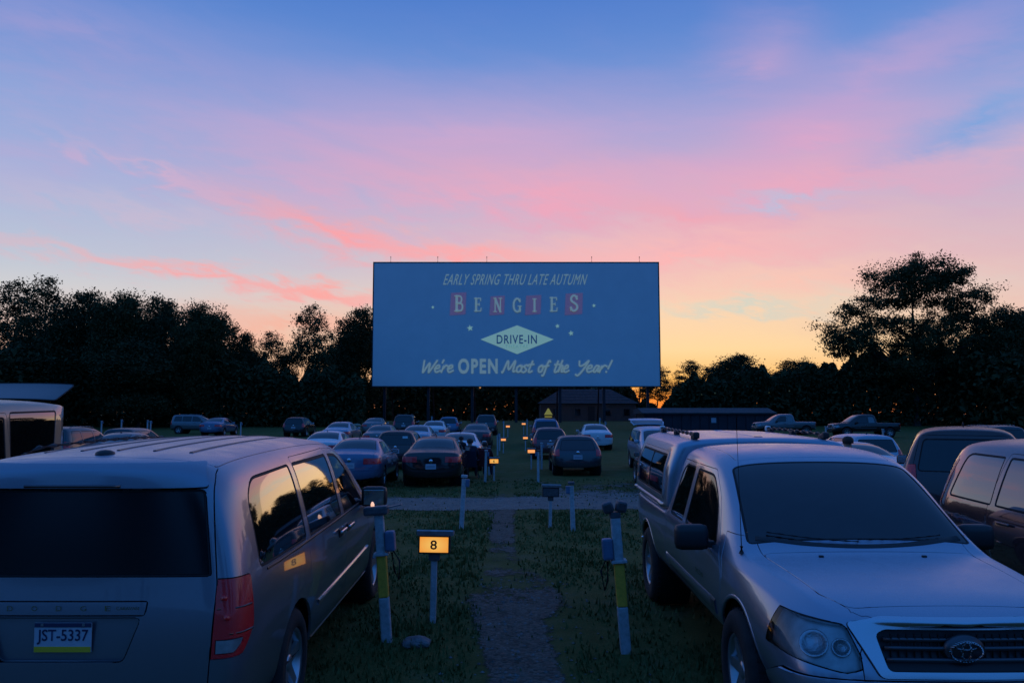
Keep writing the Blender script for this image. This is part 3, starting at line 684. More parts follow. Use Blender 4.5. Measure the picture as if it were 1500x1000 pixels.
def shed():
    d = 82.0; (xl, _), (xr, _) = on_plane(944, 600, d), on_plane(1132, 600, d); g = gz(d); w = xr - xl
    h = empty('storage_shed', ((xl + xr) / 2, d, g)); tag(h, 'long low dark metal shed behind the pickup roof, right of the screen', 'shed')
    _, zt = on_plane(1000, 606, d); zt -= g; _, zr = on_plane(1000, 597, d); zr -= g
    MB().box((0, 2.5, zt / 2 - .2), (w, 5, zt + .4)).build('wall', M['shed_wall'], h)
    n = 14
    for k in range(n): MB().box((-w / 2 + (k + .5) * w / n, -.03, zt / 2), (w / n - .12, .06, zt - .1)).build('wall_panel', M['shed_wall'], h)
    MB().prism([(-.35, zt), (5.3, zt), (5.3, zr - .15), (2.5, zr), (-.35, zt + .12)], 'X', -w / 2 - .3, w / 2 + .3).build('roof', M['shingle'], h)
    MB().box((on_plane(1045, 608, d)[0] - h.location.x, -.09, zt * .62), (.5, .05, .5)).build('sign_board', M['paleblue'], h)
shed()
# ------------------------------------------------------------------ car bodies: a lofted cage, subdivided, then cut into panels
# local axes: y forward (0 at the rear bumper), x to the right, z up.  Ring points of a half section:
# 0 floor centre, 1 floor edge, 2 sill, 3 mid, 4 shoulder, 5 belt, 6 cantrail / hood edge, 7 roof outer, 8 centre
def row(y, xs, zs, dy=None):
    dy = dy or [0] * 9; xx = [0] + list(xs) + [0]; zz = [zs[0]] + list(zs)
    return [(xx[i], y + dy[i], zz[i]) for i in range(9)]
def loft(rows, level, creases=()):
    n = 9; vid = {}; vs, fs = [], []
    def V(i, j, s):
        if j in (0, n - 1): s = 1
        k = (i, j, s)
        if k not in vid:
            x, y, z = rows[i][j]; vid[k] = len(vs); vs.append((x * s, y, z))
        return vid[k]
    for i in range(len(rows) - 1):
        for j in range(n - 1):
            fs.append((V(i, j, 1), V(i + 1, j, 1), V(i + 1, j + 1, 1), V(i, j + 1, 1))); fs.append((V(i, j, -1), V(i, j + 1, -1), V(i + 1, j + 1, -1), V(i + 1, j, -1)))
    for i in (0, len(rows) - 1):
        for j in range(n - 1):
            f = [V(i, j, 1), V(i, j + 1, 1), V(i, j + 1, -1), V(i, j, -1)]; g = []
            for k in f:
                if k not in g: g.append(k)
            fs.append(tuple(g) if i == 0 else tuple(g[::-1]))
    me = bpy.data.meshes.new('cage'); me.from_pydata(vs, [], fs)
    bm = bmesh.new(); bm.from_mesh(me); bmesh.ops.recalc_face_normals(bm, faces=bm.faces)
    cl = bm.edges.layers.float.get('crease_edge') or bm.edges.layers.float.new('crease_edge'); inv = {v: k for k, v in vid.items()}
    for e in bm.edges:
        a, b = inv[e.verts[0].index], inv[e.verts[1].index]
        for (kind, idx, w, lo, hi) in creases:
            if kind == 'j' and a[1] == b[1] == idx and lo <= min(a[0], b[0]) and max(a[0], b[0]) <= hi: e[cl] = w
            if kind == 'i' and a[0] == b[0] == idx and lo <= min(a[1], b[1]) and max(a[1], b[1]) <= hi: e[cl] = w
    bm.to_mesh(me); bm.free()
    o = bpy.data.objects.new('cage', me); COL.objects.link(o); md = o.modifiers.new('s', 'SUBSURF'); md.levels = level; md.render_levels = level
    bpy.context.view_layer.update()
    me2 = bpy.data.meshes.new_from_object(o.evaluated_get(bpy.context.evaluated_depsgraph_get())); bpy.data.objects.remove(o); bpy.data.meshes.remove(me)
    return me2
def pip(p, poly):
    x, y = p; c = False; j = len(poly) - 1
    for i in range(len(poly)):
        xi, yi = poly[i]; xj, yj = poly[j]
        if (yi > y) != (yj > y) and x < (xj - xi) * (y - yi) / (yj - yi) + xi: c = not c
        j = i
    return c
def rp(pts, r=0.04, n=4):
    """Polygon with rounded corners."""
    P = [Vector(p) for p in pts]; out = []; rs = r if isinstance(r, (list, tuple)) else [r] * len(P)
    for i, p in enumerate(P):
        a, b = P[i - 1], P[(i + 1) % len(P)]; da, db = (a - p), (b - p); q_ = min(rs[i], da.length * .45, db.length * .45)
        if q_ < 1e-4: out.append(tuple(p)); continue
        s, e = p + da.normalized() * q_, p + db.normalized() * q_
        for k in range(n + 1): t = k / n; out.append(tuple((1 - t) ** 2 * s + 2 * t * (1 - t) * p + t * t * e))
    return out
def shrink(poly, d):
    A = sum(poly[i - 1][0] * poly[i][1] - poly[i][0] * poly[i - 1][1] for i in range(len(poly))); s = 1 if A > 0 else -1; out = []
    for i in range(len(poly)):
        a, p, b = Vector(poly[i - 1]), Vector(poly[i]), Vector(poly[(i + 1) % len(poly)]); d1, d2 = (p - a).normalized(), (b - p).normalized()
        n1, n2 = Vector((-d1.y, d1.x)), Vector((-d2.y, d2.x)); m = (n1 + n2)
        if m.length < 1e-4: m = n1
        m.normalize(); k = d / max(0.4, m.dot(n1)); out.append(tuple(p + m * k * s))
    return out
def circle(c, r, n=28): return [(c[0] + r * math.cos(2 * PI * k / n), c[1] + r * math.sin(2 * PI * k / n)) for k in range(n)]
AX = {'side': (1, 2), 'end': (0, 2), 'top': (0, 1)}
class Body:
    def __init__(s, rows, level, creases=()):
        me = loft(rows, level, creases); s.bm = bmesh.new(); s.bm.from_mesh(me); bpy.data.meshes.remove(me)
        s.bm.normal_update(); s.lay = s.bm.faces.layers.int.new('tag'); s.tags = ['body']
        s.bvh = BVHTree.FromBMesh(s.bm)
        s.bm.faces.ensure_lookup_table(); s.bm.faces.index_update()
        s.sv = [([v.co.copy() for v in f.verts], [v.normal.copy() for v in f.verts]) for f in s.bm.faces]
    def nrm(s, p):
        loc, n, i, d = s.bvh.find_nearest(p)
        if i is None: return Vector((0, 0, 1))
        co, nn = s.sv[i]; ws = [1 / (1e-6 + (c - p).length_squared) for c in co]; out = Vector((0, 0, 0))
        for w, q_ in zip(ws, nn): out += q_ * w
        return out.normalized()
    def cut(s, tagname, shapes, filt):
        """shapes: list of (view, polygon); a face inside all of them and passing filt(centre, normal) takes the tag."""
        if tagname not in s.tags: s.tags.append(tagname)
        t = s.tags.index(tagname); bm = s.bm
        boxes = [(AX[v], p, min(q_[0] for q_ in p), max(q_[0] for q_ in p), min(q_[1] for q_ in p), max(q_[1] for q_ in p)) for v, p in shapes]
        def near(f, c):
            for (ax, p, x0, x1, y0, y1) in boxes:
                u, w = c[ax[0]], c[ax[1]]
                if u < x0 - .2 or u > x1 + .2 or w < y0 - .2 or w > y1 + .2: return False
            return True
        cand = []
        for f in bm.faces:
            c = f.calc_center_bounds()
            if near(f, c) and filt(c, f.normal): cand.append(f)
        for (ax, p, *_b) in boxes:
            for i in range(len(p)):
                a, b = p[i - 1], p[i]
                if (a[0] - b[0]) ** 2 + (a[1] - b[1]) ** 2 < 1e-10: continue
                lo0, hi0, lo1, hi1 = min(a[0], b[0]) - 1e-4, max(a[0], b[0]) + 1e-4, min(a[1], b[1]) - 1e-4, max(a[1], b[1]) + 1e-4
                nx, ny = b[1] - a[1], a[0] - b[0]; sel = []
                for f in cand:
                    if not f.is_valid: continue
                    A = [v.co[ax[0]] for v in f.verts]; B = [v.co[ax[1]] for v in f.verts]
                    if max(A) < lo0 or min(A) > hi0 or max(B) < lo1 or min(B) > hi1: continue
                    D = [(u - a[0]) * nx + (w - a[1]) * ny for u, w in zip(A, B)]
                    if min(D) < 0 < max(D): sel.append(f)
                if not sel: continue
                dist = lambda v: (v.co[ax[0]] - a[0]) * nx + (v.co[ax[1]] - a[1]) * ny
                eps = 1e-7 + 2e-5 * math.hypot(nx, ny)
                for e in {e for f in sel for e in f.edges}:
                    d0, d1 = dist(e.verts[0]), dist(e.verts[1])
                    if (d0 > eps and d1 < -eps) or (d0 < -eps and d1 > eps): bmesh.utils.edge_split(e, e.verts[0], d0 / (d0 - d1))
                for f in sel:
                    on = [v for v in f.verts if abs(dist(v)) <= eps * 3]
                    if len(on) < 2: continue
                    va, vb = on[0], on[-1]
                    if len(on) > 2: va, vb = max(((p_, q_) for p_ in on for q_ in on), key=lambda w: (w[0].co - w[1].co).length_squared)
                    if va is vb or any(e.other_vert(va) is vb for e in va.link_edges): continue
                    try: nf = bmesh.utils.face_split(f, va, vb)[0]
                    except Exception: continue
                    if nf: nf[s.lay] = f[s.lay]; nf.normal_update(); f.normal_update(); cand.append(nf)
        for f in cand:
            if not f.is_valid: continue
            c = f.calc_center_median()
            if filt(c, f.normal) and all(pip((c[ax[0]], c[ax[1]]), p) for (ax, p, *_b) in boxes): f[s.lay] = t
    def part(s, tagname, name, m, parent, gap=0.003, depth=0.02, push=0.0, xf=None):
        """Lifts the faces of one tag out as a panel with a rolled-in edge."""
        if tagname not in s.tags: return None
        t = s.tags.index(tagname); fs = [f for f in s.bm.faces if f[s.lay] == t]
        if not fs: return None
        K = {}; vs = []; nr = []; F = []
        for f in fs:
            idx = []
            for v in f.verts:
                if v not in K: K[v] = len(vs); vs.append(v.co.copy()); nr.append(s.nrm(v.co))
                idx.append(K[v])
            F.append(tuple(idx))
        inn = {}; edges = []
        for f in fs:
            for l in f.loops:
                e = l.edge; oth = [g for g in e.link_faces if g is not f]
                if not oth or all(g[s.lay] != t for g in oth):
                    a, b = K[l.vert], K[l.link_loop_next.vert]; edges.append((a, b)); d = (vs[b] - vs[a])
                    if d.length > 1e-6:
                        d.normalize()
                        for k in (a, b): inn[k] = inn.get(k, Vector((0, 0, 0))) + nr[k].cross(d)
        for k, d in inn.items():
            if d.length > 1e-5: vs[k] = vs[k] + d.normalized() * gap
        if push:
            for k in range(len(vs)): vs[k] = vs[k] + nr[k] * push
        n0 = len(vs); sk = {}
        for k in inn:
            o_ = -(inn[k].normalized()) if inn[k].length > 1e-5 else nr[k]
            sk[k] = len(vs); vs.append(vs[k].copy()); nr.append((o_ + nr[k] * .6).normalized()); vs.append(vs[k] - nr[k] * depth); nr.append(o_)
        for (a, b) in edges: F.append((sk[b], sk[a], sk[a] + 1, sk[b] + 1))
        if xf is not None: vs = [xf @ v for v in vs]; r3 = xf.to_3x3(); nr = [r3 @ v for v in nr]
        me = bpy.data.meshes.new(name); me.from_pydata([tuple(v) for v in vs], [], F); me.polygons.foreach_set('use_smooth', [True] * len(F)); me.update()
        me.normals_split_custom_set_from_vertices([tuple(v) for v in nr])
        o = bpy.data.objects.new(name, me); COL.objects.link(o); me.materials.append(m)
        if parent: o.parent = parent
        return o
    def hit(s, o, d):
        loc, n, i, dist = s.bvh.ray_cast(Vector(o), Vector(d).normalized()); return loc, n
    def down(s, x, y): return s.hit((x, y, 3), (0, 0, -1))[0]
    def sidept(s, y, z, sgn=1): return s.hit((3 * sgn, y, z), (-sgn, 0, 0))[0]
    def rearpt(s, x, z): return s.hit((x, -3, z), (0, 1, 0))[0]
    def frontpt(s, x, z): return s.hit((x, 9, z), (0, -1, 0))[0]
    def strip(s, pts, name, m, parent, w=0.02, h=0.008, kind='down', sgn=1):
        """A low rib that follows the body along pts."""
        P, Nn = [], []
        for (a, b) in pts:
            r = {'down': ((a, b, 3), (0, 0, -1)), 'side': ((3 * sgn, a, b), (-sgn, 0, 0)), 'rear': ((a, -3, b), (0, 1, 0)), 'front': ((a, 9, b), (0, -1, 0))}[kind]
            l, n = s.hit(*r)
            if l is None: continue
            P.append(l); Nn.append(s.nrm(l))
        mb = MB(); vs = []
        for i, p in enumerate(P):
            d = (P[min(i + 1, len(P) - 1)] - P[max(0, i - 1)]).normalized(); n = Nn[i]; c = d.cross(n).normalized() * w / 2
            vs += [p - c - n * .004, p - c * .7 + n * h, p + c * .7 + n * h, p + c - n * .004]
        fs = []
        for i in range(len(P) - 1):
            for k in range(3): fs.append((4 * i + k, 4 * i + k + 1, 4 * i + k + 5, 4 * i + k + 4))
        if len(P) > 1: fs += [(0, 1, 2, 3), tuple(4 * (len(P) - 1) + k for k in (3, 2, 1, 0))]
        mb.add(vs, fs, True); return mb.build(name, m, parent)
# ---- wheels
def wheel_meshes(r, w, spokes, rimr, tag_):
    """tyre and rim; the outer face looks to +x"""
    t = MB(); t.lathe([(-w / 2, rimr * .98), (-w / 2, r * .88), (-w * .42, r * .965), (-w * .3, r), (w * .3, r), (w * .42, r * .965), (w / 2, r * .88), (w / 2, rimr * 1.02), (w * .40, rimr * .98)], 40)
    for k in range(40):
        a = 2 * PI * k / 40
        for xx in (-.2, .2): t.box((xx * w, math.cos(a) * (r + .001), math.sin(a) * (r + .001)), (w * .26, .02, .012), (a - PI / 2, 0, 0))
    b = MB(); b.lathe([(w * .40, rimr), (w * .44, rimr * .97), (w * .40, rimr * .90), (w * .05, rimr * .84), (-w * .3, rimr * .8)], 40)
    for k in range(spokes):
        a = 2 * PI * k / spokes; c, s_ = math.cos(a), math.sin(a)
        for (ra, rb, wa, wb) in ((rimr * .18, rimr * .92, rimr * .17, rimr * .12),):
            vs = []
            for (rr, ww, xo) in ((ra, wa, w * .30), (rb, wb, w * .38)):
                for (sx, sw) in ((xo, 1), (xo, -1), (xo - .03, -1), (xo - .03, 1)): vs.append((sx, c * rr - s_ * ww * sw, s_ * rr + c * ww * sw))
            b.add(vs, [(0, 1, 5, 4), (1, 2, 6, 5), (2, 3, 7, 6), (3, 0, 4, 7)])
    b.lathe([(w * .34, .0001), (w * .35, rimr * .16), (w * .30, rimr * .26), (w * .2, rimr * .26)], 20)
    dk = MB(); dk.lathe([(w * .0, .0001), (w * .0, rimr * .86)], 32); dk.lathe([(w * .14, rimr * .2), (w * .14, rimr * .62), (w * .1, rimr * .62)], 32)
    return t.mesh('wheel'), b.mesh('rim'), dk.mesh('brake_disc')
WH = {}
def add_wheels(root, key, centres, r, w, spokes=5, rimr=None):
    if key not in WH:
        a, b, c = wheel_meshes(r, w, spokes, rimr or r * .62, key); a.materials.append(M['tyre']); b.materials.append(M['alloy']); c.materials.append(M['trim']); WH[key] = (a, b, c)
    for (x, y, z) in centres:
        rz = 0 if x > 0 else PI
        o = bpy.data.objects.new('wheel', WH[key][0]); COL.objects.link(o); o.parent = root; o.location = (x, y, z); o.rotation_euler = (0.3 * y, 0, rz)
        for nm, me in (('rim', WH[key][1]), ('brake_disc', WH[key][2])):
            q_ = bpy.data.objects.new(nm, me); COL.objects.link(q_); q_.parent = o
def liners(root, centres, r, xin):
    for (x, y, z) in centres:
        s = 1 if x > 0 else -1; mb = MB(); xo = abs(x) + .055
        prof = [(s * xin, .0001), (s * xin, r), (s * xo, r)]; mb.lathe(prof, 28, off=(0, y, z)); mb.build('wheel_arch_liner', M['under'], root)
def mirror(root, m, x, y, z, w=.22, h=.16, dep=.11, sgn=1, face=-1):
    mb = MB(); mb.box((x + sgn * w * .5, y, z), (w, dep, h), bev=min(w, h, dep) * .38); o = mb.build('door_mirror', m, root)
    for p in o.data.polygons: p.use_smooth = True
    MB().box((x + sgn * w * .52, y + face * (dep / 2 + .001), z), (w * .78, .006, h * .72), bev=.002).build('mirror_glass', M['chrome'], o)
    MB().box((x - sgn * .02, y, z - h * .28), (.12, .05, .05), bev=.012).build('mirror_arm', M['trim'], o)
right = lambda lim=.3: (lambda c, n: c.x > 0 and n.x > lim)
left = lambda lim=.3: (lambda c, n: c.x < 0 and n.x < -lim)
def both(B, name, view_shapes, lim=.3):
    """Cut the same side-view shape on both flanks: tags name_r and name_l."""
    B.cut(name + '_r', view_shapes, right(lim)); B.cut(name + '_l', view_shapes, left(lim))
def window(B, tagname, poly, view, filt, seal=.016):
    B.cut(tagname + '_seal', [(view, poly)], filt); B.cut(tagname, [(view, shrink(poly, seal))], filt)
def window_parts(B, tagname, name, root, m, recess=-.004):
    o = B.part(tagname, name, m, root, .001, .012, recess); s = B.part(tagname + '_seal', 'window_seal', M['rubber'], o or root, .001, .01, -.001); return o
FONTM = {}
def text_mesh(txt, w, h, m, name, parent, origin, xdir, zdir, bold=0.0, thick=0.002):
    """Flat raised lettering, w x h metres, its lower left corner at origin."""
    cu = bpy.data.curves.new('t', 'FONT'); cu.body = txt; cu.offset = bold; cu.extrude = 0.0; cu.resolution_u = 3
    o = bpy.data.objects.new('t', cu); COL.objects.link(o); bpy.context.view_layer.update()
    me = bpy.data.meshes.new_from_object(o.evaluated_get(bpy.context.evaluated_depsgraph_get())); bpy.data.objects.remove(o)
    xs = [v.co.x for v in me.vertices]; ys = [v.co.y for v in me.vertices]; x0, x1, y0, y1 = min(xs), max(xs), min(ys), max(ys)
    xd, zd = Vector(xdir), Vector(zdir)
    for v in me.vertices: v.co = Vector(origin) + xd * ((v.co.x - x0) / (x1 - x0) * w) + zd * ((v.co.y - y0) / (y1 - y0) * h)
    return link(name, me, parent, (m,), smooth=False)

# ------------------------------------------------------------------ minivan, seen from behind
def make_minivan(level=3, body='sand', hero=True):
    z_ = lambda b, c, r, t: [.26, .40, .68, .90, b, c, r, t]
    rows = [
     row(.05, (.66, .74, .80, .80, .78, .70, .55), [.30, .42, .66, .90, 1.08, 1.62, 1.665, 1.68], [0, 0, -.01, .0, .02, .05, .10, .11, .11]),
     row(.09, (.78, .88, .925, .925, .905, .785, .62), [.28, .41, .66, .90, 1.09, 1.63, 1.70, 1.72], [0, 0, 0, 0, .02, .05, .13, .13, .13]),
     row(.26, (.84, .945, .975, .97, .945, .815, .65), z_(1.10, 1.64, 1.725, 1.747), [0, 0, 0, 0, 0, .03, .10, .12, .12]),
     row(.70, (.88, .965, .99, .985, .96, .825, .66), z_(1.10, 1.65, 1.74, 1.765)),
     row(1.35, (.88, .97, .995, .985, .96, .825, .66), z_(1.095, 1.655, 1.748, 1.772)),
     row(2.1, (.88, .97, .995, .985, .96, .825, .66), z_(1.09, 1.65, 1.744, 1.768)),
     row(2.8, (.88, .97, .995, .98, .955, .815, .65), z_(1.08, 1.63, 1.72, 1.747)),
     row(3.35, (.88, .97, .99, .975, .95, .785, .62), z_(1.07, 1.58, 1.67, 1.697), [0, 0, 0, 0, 0, 0, -.05, -.08, -.1]),
     row(3.75, (.88, .965, .985, .97, .94, .79, .63), z_(1.04, 1.35, 1.44, 1.46), [0, 0, 0, 0, 0, .05, .05, .06, .06]),
     row(4.2, (.87, .955, .975, .955, .91, .80, .66), z_(.97, 1.07, 1.11, 1.13), [0, 0, 0, 0, 0, .03, .06, .1, .13]),
     row(4.6, (.84, .93, .95, .93, .87, .76, .58), z_(.88, .97, 1.01, 1.03)),
     row(4.98, (.74, .84, .86, .82, .76, .66, .5), [.28, .40, .60, .74, .80, .84, .88, .89]),
     row(5.13, (.58, .66, .68, .64, .58, .50, .36), [.30, .40, .58, .70, .75, .78, .80, .81], [0, 0, .02, .02, 0, -.02, -.05, -.06, -.07])]
    B = Body(rows, level, [('j', 5, .35, 2, 9), ('j', 2, .3, 1, 11)])
    root = empty('minivan')
    rearf = lambda c, n: c.y < .6 and n.y < -.25 and n.z < .8
    # panels
    both(B, 'fender', [('side', rp([(3.72, .2), (5.3, .2), (5.3, 1.2), (3.72, 1.2)], .01, 1))], .15)
    both(B, 'slider', [('side', rp([(1.43, .36), (2.60, .36), (2.60, 1.64), (1.50, 1.645), (1.43, 1.0)], .03))])
    both(B, 'door', [('side', rp([(2.60, .36), (3.70, .36), (3.72, 1.0), (3.35, 1.44), (3.02, 1.61), (2.60, 1.64)], .03))])
    B.cut('roof', [('top', rp([(-.70, .335), (.70, .335), (.72, 3.15), (-.72, 3.15)], .05))], lambda c, n: n.z > .5 and c.z > 1.5)
    B.cut('hood', [('top', rp([(-.74, 4.30), (.74, 4.30), (.60, 5.03), (-.60, 5.03)], .06))], lambda c, n: n.z > .3 and c.y > 4)
    B.cut('liftgate', [('end', rp([(-.775, .50), (.775, .50), (.80, 1.06), (.735, 1.62), (.66, 1.76), (-.66, 1.76), (-.735, 1.62), (-.80, 1.06)], .03))], lambda c, n: c.y < .42 and n.y < -.12)
    B.cut('bumper', [('side', [(-.2, .1), (.34, .1), (.30, .5), (-.2, .5)])], lambda c, n: c.y < .5)
    B.cut('front_bumper', [('side', [(4.62, .1), (5.4, .1), (5.4, .55), (4.8, .55)])], lambda c, n: c.y > 4.4)
    B.cut('garnish', [('end', rp([(-.43, .918), (.43, .918), (.44, .988), (-.44, .988)], .012))], lambda c, n: c.y < .42 and n.y < -.3)
    B.cut('spoiler', [('end', rp([(-.715, 1.578), (.715, 1.578), (.66, 1.685), (-.66, 1.685)], .02))], lambda c, n: c.y < .42 and n.y < -.12)
    B.cut('recess', [('end', rp([(-.33, .685), (.33, .685), (.41, .905), (-.41, .905)], .03))], lambda c, n: c.y < .42 and n.y < -.3)
    # glass
    window(B, 'rear_glass', rp([(-.765, 1.115), (.765, 1.115), (.70, 1.57), (-.70, 1.57)], [.02, .02, .03, .03]), 'end', rearf, .010)
    for s, f in (('r', right(.3)), ('l', left(.3))):
        window(B, 'quarter_' + s, rp([(.40, 1.10), (1.40, 1.09), (1.405, 1.605), (.60, 1.595), (.44, 1.49)], [.05, .04, .03, .16, .14]), 'side', f, .014)
        window(B, 'slide_' + s, rp([(1.49, 1.09), (2.55, 1.08), (2.55, 1.595), (1.50, 1.605)], .03), 'side', f, .02)
        window(B, 'front_' + s, rp([(2.65, 1.08), (3.60, 1.06), (3.30, 1.39), (3.0, 1.565), (2.65, 1.59)], [.03, .05, .1, .08, .03]), 'side', f, .02)
    window(B, 'windshield', rp([(-.70, 4.12), (.70, 4.12), (.62, 3.32), (-.62, 3.32)], .06), 'top', lambda c, n: c.z > 1.0 and 3.1 < c.y < 4.3, .012)
    # lamps
    for s, sg in (('r', 1), ('l', -1)):
        B.cut('tail_' + s, [('side', rp([(-.2, .66), (.15, .70), (.25, .83), (.27, 1.10), (-.2, 1.10)], .02)), ('end', [(sg * .785, .60), (sg * 1.1, .60), (sg * 1.1, 1.1), (sg * .80, 1.1)])], lambda c, n, sg=sg: c.x * sg > .5 and c.y < .4)
        B.cut('reverse_' + s, [('side', rp([(-.2, .685), (.11, .72), (.16, .79), (-.2, .775)], .01)), ('end', [(sg * .81, .60), (sg * .93, .60), (sg * .93, 1.1), (sg * .81, 1.1)])], lambda c, n, sg=sg: c.x * sg > .5 and c.y < .4)
        B.cut('head_' + s, [('side', rp([(4.62, .72), (5.2, .62), (5.2, .80), (4.72, .90)], .02))], lambda c, n, sg=sg: c.x * sg > .42 and c.y > 4.5)
    B.cut('grille', [('end', rp([(-.36, .56), (.36, .56), (.42, .76), (-.42, .76)], .03))], lambda c, n: c.y > 4.8 and n.y > .3)
    wc = [(.86, 1.09, .345), (-.86, 1.09, .345), (.86, 4.17, .345), (-.86, 4.17, .345)]
    for (y) in (1.09, 4.17): both(B, 'arch', [('side', circle((y, .345), .405))], .0)
    B.cut('floor', [('top', [(-2, -1), (2, -1), (2, 7), (-2, 7)])], lambda c, n: n.z < -.6)
    P = M[body]
    B.part('body', 'body_shell', P, root)
    for s in 'rl':
        B.part('fender_' + s, 'front_fender', P, root)
        d = B.part('door_' + s, 'front_door', P, root); sl = B.part('slider_' + s, 'sliding_door', P, root)
        sg = 1 if s == 'r' else -1
        for dd, yy, zz in ((d, 2.76, .97), (sl, 2.43, .975)):
            p = B.sidept(yy, zz, sg); h = MB().box((p.x + sg * .03, yy, zz), (.022, .20, .028), bev=.009).build('door_handle', M['chrome'] if hero else P, dd)
            MB().box((p.x + sg * .006, yy, zz - .012), (.012, .15, .065), bev=.005).build('handle_cup', M['trim'], dd)
        window_parts(B, 'quarter_' + s, 'quarter_window', root, M['sideglass']); window_parts(B, 'slide_' + s, 'sliding_door_window', root, M['sideglass']); window_parts(B, 'front_' + s, 'front_window', root, M['glass'])
        t = B.part('tail_' + s, 'tail_light', M['red_lens'], root, .003, .02, .004); B.part('reverse_' + s, 'reversing_lens', M['clear_lens'], t, .003, .02, .004)
        for zz in (.90, 1.0):
            p = B.hit((sg * 1.6, -.3, zz), (-sg * .7, .38, 0))[0]
            if p: MB().box((p.x, p.y, p.z), (.035, .035, .028), (0, .4 * sg, .8), bev=.012).build('bulb_reflector', M['red_lens'], t)
        for zz in (.815, .945): B.strip([(y, zz) for y in np.linspace(.10, .235, 5)], 'lens_divider', M['dark_red'], t, .012, .008, 'side', sg)
        B.part('head_' + s, 'headlight', M['clear_lens'], root, .003, .02, .002)
        B.strip([(y, .60 + .012 * (y - 1.5)) for y in np.linspace(1.62, 3.62, 14)], 'side_moulding', P if not hero else M['sand_trim'], root, .045, .012, 'side', sg)
        B.strip([(y, .37) for y in np.linspace(1.55, 3.7, 10)], 'sill_trim', M['sand_trim'], root, .03, .006, 'side', sg)
        B.strip([(y, 1.605 if False else 1.075) for y in np.linspace(.5, 3.6, 16)], 'belt_moulding', M['trim'], root, .018, .005, 'side', sg)
        mirror(root, M['trim'], sg * .96, 3.42, 1.13, .24, .19, .13, sg, -1)
        for i in range(1): pass
    B.part('roof', 'roof_panel', P, root, .004); B.part('hood', 'hood', P, root)
    g = B.part('liftgate', 'liftgate', P, root, .0045, .03); window_parts(B, 'rear_glass', 'rear_window', g, M['rearglass'])
    B.part('bumper', 'rear_bumper', P, root, .004); B.part('front_bumper', 'front_bumper', P, root); B.part('grille', 'grille', M['trim'], root); B.part('floor', 'underbody', M['under'], root)
    window_parts(B, 'windshield', 'windshield', root, M['glass'])
    liners(root, wc, .405, .62); add_wheels(root, 'van', wc, .345, .225, 5, .225)
    # roof ribs and rails, antenna, brake light strip, wiper
    for x in (-.44, -.22, 0.0, .22, .44): B.strip([(x, y) for y in np.linspace(.62, 3.0, 18)], 'roof_groove', M['groove'], root, .026, .006)
    for sg in (1, -1):
        pts = [B.down(sg * .655, y) + Vector((0, 0, .035 if 0 < i < 13 else .0)) for i, y in enumerate(np.linspace(.75, 2.9, 14))]
        if sg < 0: MB().tube(pts, .016, 8).build('roof_rail', M['trim'], root)
    a = B.down(0, .46); MB().lathe([(0, .055), (.012, .05), (.022, .03), (.026, .001)], 16, 'Z', off=a).build('antenna_base', M['trim'], root)
    sp = B.part('spoiler', 'spoiler', P, g, .0, .05, .035)
    B.strip([(x, 1.588) for x in np.linspace(-.26, .26, 12)], 'brake_light_strip', M['dark_red'], sp, .022, .041, 'rear')
    # number plate in its recess, chrome bar, letters
    zc = .805; yb = min(B.rearpt(x, zc).y for x in (-.16, 0, .16)) - .012
    B.part('recess', 'plate_recess', P, g, .0, -.035, -.035); yb += .028
    pl = MB().box((0, yb, zc), (.305, .006, .152), bev=.0025).build('number_plate', M['plate'], root)
    MB().box((0, yb - .0045, zc - .062), (.30, .003, .028)).build('plate_band', M['plate_yellow'], pl)
    MB().box((0, yb - .0045, zc + .064), (.30, .003, .022)).build('plate_band', M['plate_blue'], pl)
    text_mesh('JST-5337', .272, .078, M['plate_ink'], 'plate_number', pl, (-.136, yb - .0055, zc - .036), (1, 0, 0), (0, 0, 1), .012)
    for xx in (-.11, .11): MB().box((xx, yb - .006, zc + .066), (.014, .004, .014)).build('plate_screw', M['dull_metal'], pl)
    B.part('garnish', 'handle_bar', P, g, .003, .012, .004)
    for i, ch in enumerate('DODGE'):
        x = -.30 + i * .13; p = B.rearpt(x + .02, .955); text_mesh(ch, .030, .026, M['chrome'], 'badge_letter', g, (x, p.y - .009, .943), (1, 0, 0), (0, 0, 1), .0)
    for xx, ww in ((.30, .11),): p = B.rearpt(xx, .955); text_mesh('CARAVAN', .12, .017, M['chrome'], 'badge_letter', g, (xx - .02, p.y - .009, .948), (1, 0, 0), (0, 0, 1))
    return root, B
M['sand_trim'] = mat('satin_silver_trim', (0.42, 0.40, 0.40), 0.28, 0.5, 0.6)
M['groove'] = mat('roof_ditch_trim', (0.10, 0.095, 0.10), 0.5)
M['dark_red'] = mat('dark_red_lens', (0.05, 0.006, 0.008), 0.2, coat=1.0)
M['recess'] = mat('satin_recess', (0.20, 0.19, 0.19), 0.4, 0.4, 0.5)
M['rearglass'] = mat('rear_tinted_glass', (0.005, 0.006, 0.009), 0.16, 0.0, 0.0, ior=1.45)
M['plate'] = mat('plate_white', (0.44, 0.46, 0.52), 0.45, var=0.06, vscale=30); M['plate_yellow'] = mat('plate_yellow', (0.72, 0.47, 0.03), 0.5); M['plate_blue'] = mat('plate_blue', (0.02, 0.03, 0.08), 0.5); M['plate_ink'] = mat('plate_ink', (0.015, 0.02, 0.07), 0.5)

